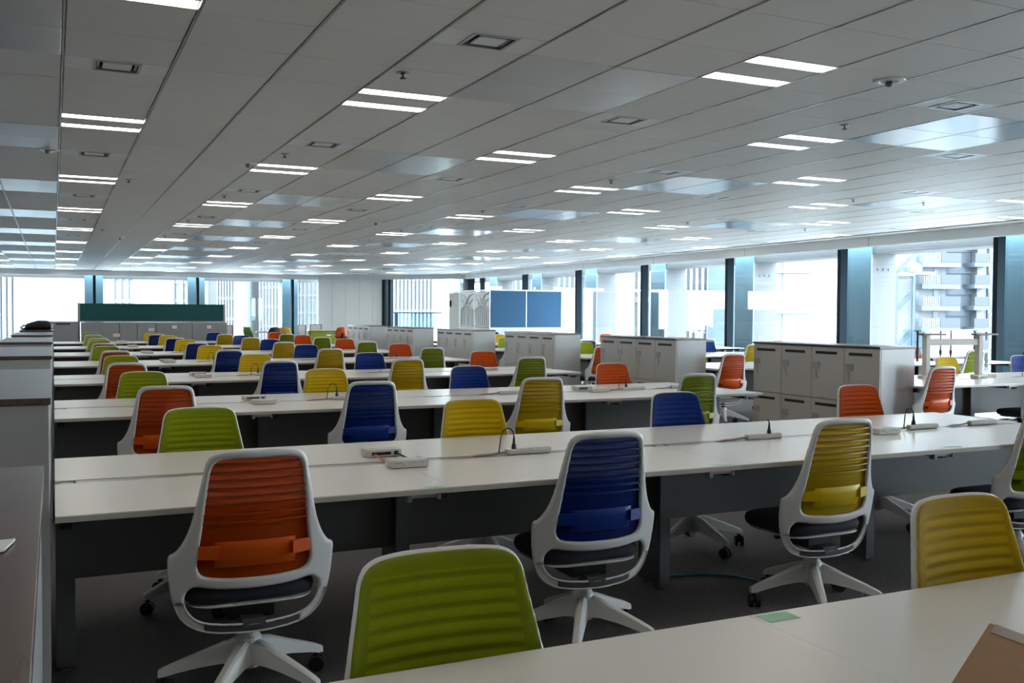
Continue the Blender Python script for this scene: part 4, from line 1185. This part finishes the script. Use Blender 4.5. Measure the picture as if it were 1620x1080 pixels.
# lounge furniture
t = thing('lounge_chair', 'green moulded lounge chair by the far windows', 'chair', (5.38, 29.0, 0), .3)
vs = []; fs = []
prof = [(.26, .50), (.20, .44), (0, .42), (-.12, .46), (-.19, .62), (-.24, .82), (-.28, .98)]
for x, z in prof:
    for q in range(9):
        s_ = -1 + q / 4; vs.append((x * 1.0 - .05 * s_ * s_ * 0, s_ * (.25 if z < .9 else .17), z + .07 * s_ * s_ * (1 if z < .7 else .2)))
for i in range(len(prof) - 1):
    for q in range(8): fs.append((i * 9 + q, i * 9 + q + 1, (i + 1) * 9 + q + 1, (i + 1) * 9 + q))
me = MB().add(vs, fs).data('lounge_shell', M['lime'], smooth=True); o = link('lounge_shell', me, t)
md = o.modifiers.new('thickness', 'SOLIDIFY'); md.thickness = .03
for s_ in (-1, 1):
    put('lounge_leg', MB().tube([(.1, .15 * s_, .42), (.18, .22 * s_, 0)], .014, 8), M['steel'], t); put('lounge_leg', MB().tube([(-.08, .15 * s_, .42), (-.16, .22 * s_, 0)], .014, 8), M['steel'], t)
t = thing('round_table', 'white round table beside the green lounge chair', 'table', (6.0, 30.1, 0))
put('table_top', MB().lathe([(.40, .80), (.42, .81), (.42, .83), (.40, .84)], 32), M['desk'], t); put('table_leg', MB().tube([(0, 0, .02), (0, 0, .80)], .035, 12), M['steel'], t)
put('table_foot', MB().lathe([(.28, 0), (.28, .01), (.05, .03)], 24), M['steel'], t)
def task_chair(x, y, rz, c1, c2, lab):
    t = thing('task_chair', lab, 'chair', (x, y, 0), rz)
    vs = []; fs = []
    for i in range(7):
        z = .68 + .30 * i / 6; w = .21 * (1 - .35 * (i / 6) ** 3)
        for q in range(7):
            s_ = -1 + q / 3; vs.append((s_ * w, .06 * s_ * s_, z - .02 * s_ * s_))
    for i in range(6):
        for q in range(6): fs.append((i * 7 + q, i * 7 + q + 1, (i + 1) * 7 + q + 1, (i + 1) * 7 + q))
    o = link('chair_back', MB().add(vs, fs).data('chair_back', c1, smooth=True), t); md = o.modifiers.new('thickness', 'SOLIDIFY'); md.thickness = .05
    put('back_pad', MB().box(-.17, .17, .06, .085, .60, .80), c2, t, .02, 2)
    link('seat', seat_me, t); link('gas_column', col_me, t); link('star_base', base_far_me, t); link('caster_set', cas_far_me, t, kind='stuff')
    put('chair_spine', MB().box(-.03, .03, -.06, .0, .40, .80), M['black'], t)
    return t
task_chair(5.95, 29.0, .1, M['black'], M['black'], 'black padded task chair near the round table')
task_chair(6.28, 29.25, -.2, M['mustard'], M['mustard'], 'mustard padded task chair behind the black one')
task_chair(7.98, 29.0, .2, M['plastic_orange'], M['black'], 'orange and black task chair in front of the furthest lockers')
t = thing('sofa', 'olive sofa with a white ledge behind, by the corner wall', 'sofa', (7.35, 30.6, 0))
put('sofa_back', MB().box(0, 1.5, 0, .22, .12, .84), M['olive'], t, .02, 2); put('sofa_seat', MB().box(0, 1.5, .22, .80, .12, .44), M['olive'], t, .03, 2); put('sofa_ledge', MB().box(-.02, 1.52, -.04, .24, .845, .88), M['desk'], t)
t = thing('side_table', 'small white table in front of the olive sofa', 'table', (7.65, 29.3, 0))
put('table_top', MB().box(0, .62, -.2, .3, .71, .74), M['desk'], t, .004, 1); put('table_leg', MB().tube([(.3, 0, .02), (.3, 0, .71)], .03, 10), M['steel'], t); put('table_foot', MB().lathe([(.22, 0), (.22, .012), (.04, .03)], 20, (.3, 0)), M['steel'], t)
for x, y, w, z1, rz, lab in [(4.98, 31.2, .18, 1.0, 0, 'narrow pink-tinted board on a stand beside the teal partition'), (7.30, 31.4, .26, 1.0, .1, 'pink-tinted board in a thin frame left of the olive sofa'), (7.80, 31.6, .36, 1.02, -.1, 'pink-tinted board in a dark frame above the olive sofa')]:
    t = thing('display_board', lab, 'board', (x, y, 0), rz)
    put('board_sheet', MB().box(-w / 2, w / 2, 0, .01, .45, z1), M['boardpink'], t)
    for s_ in (-1, 1): put('board_post', MB().box(s_ * w / 2 - .012, s_ * w / 2 + .012, -.005, .015, 0, z1 + .012), M['boardframe'], t)
    put('board_rail', MB().box(-w / 2, w / 2, -.005, .015, z1, z1 + .015), M['boardframe'], t)
    for s_ in (-1, 1): put('board_foot', MB().box(s_ * w / 2 - .012, s_ * w / 2 + .012, -.2, .2, 0, .02), M['boardframe'], t)
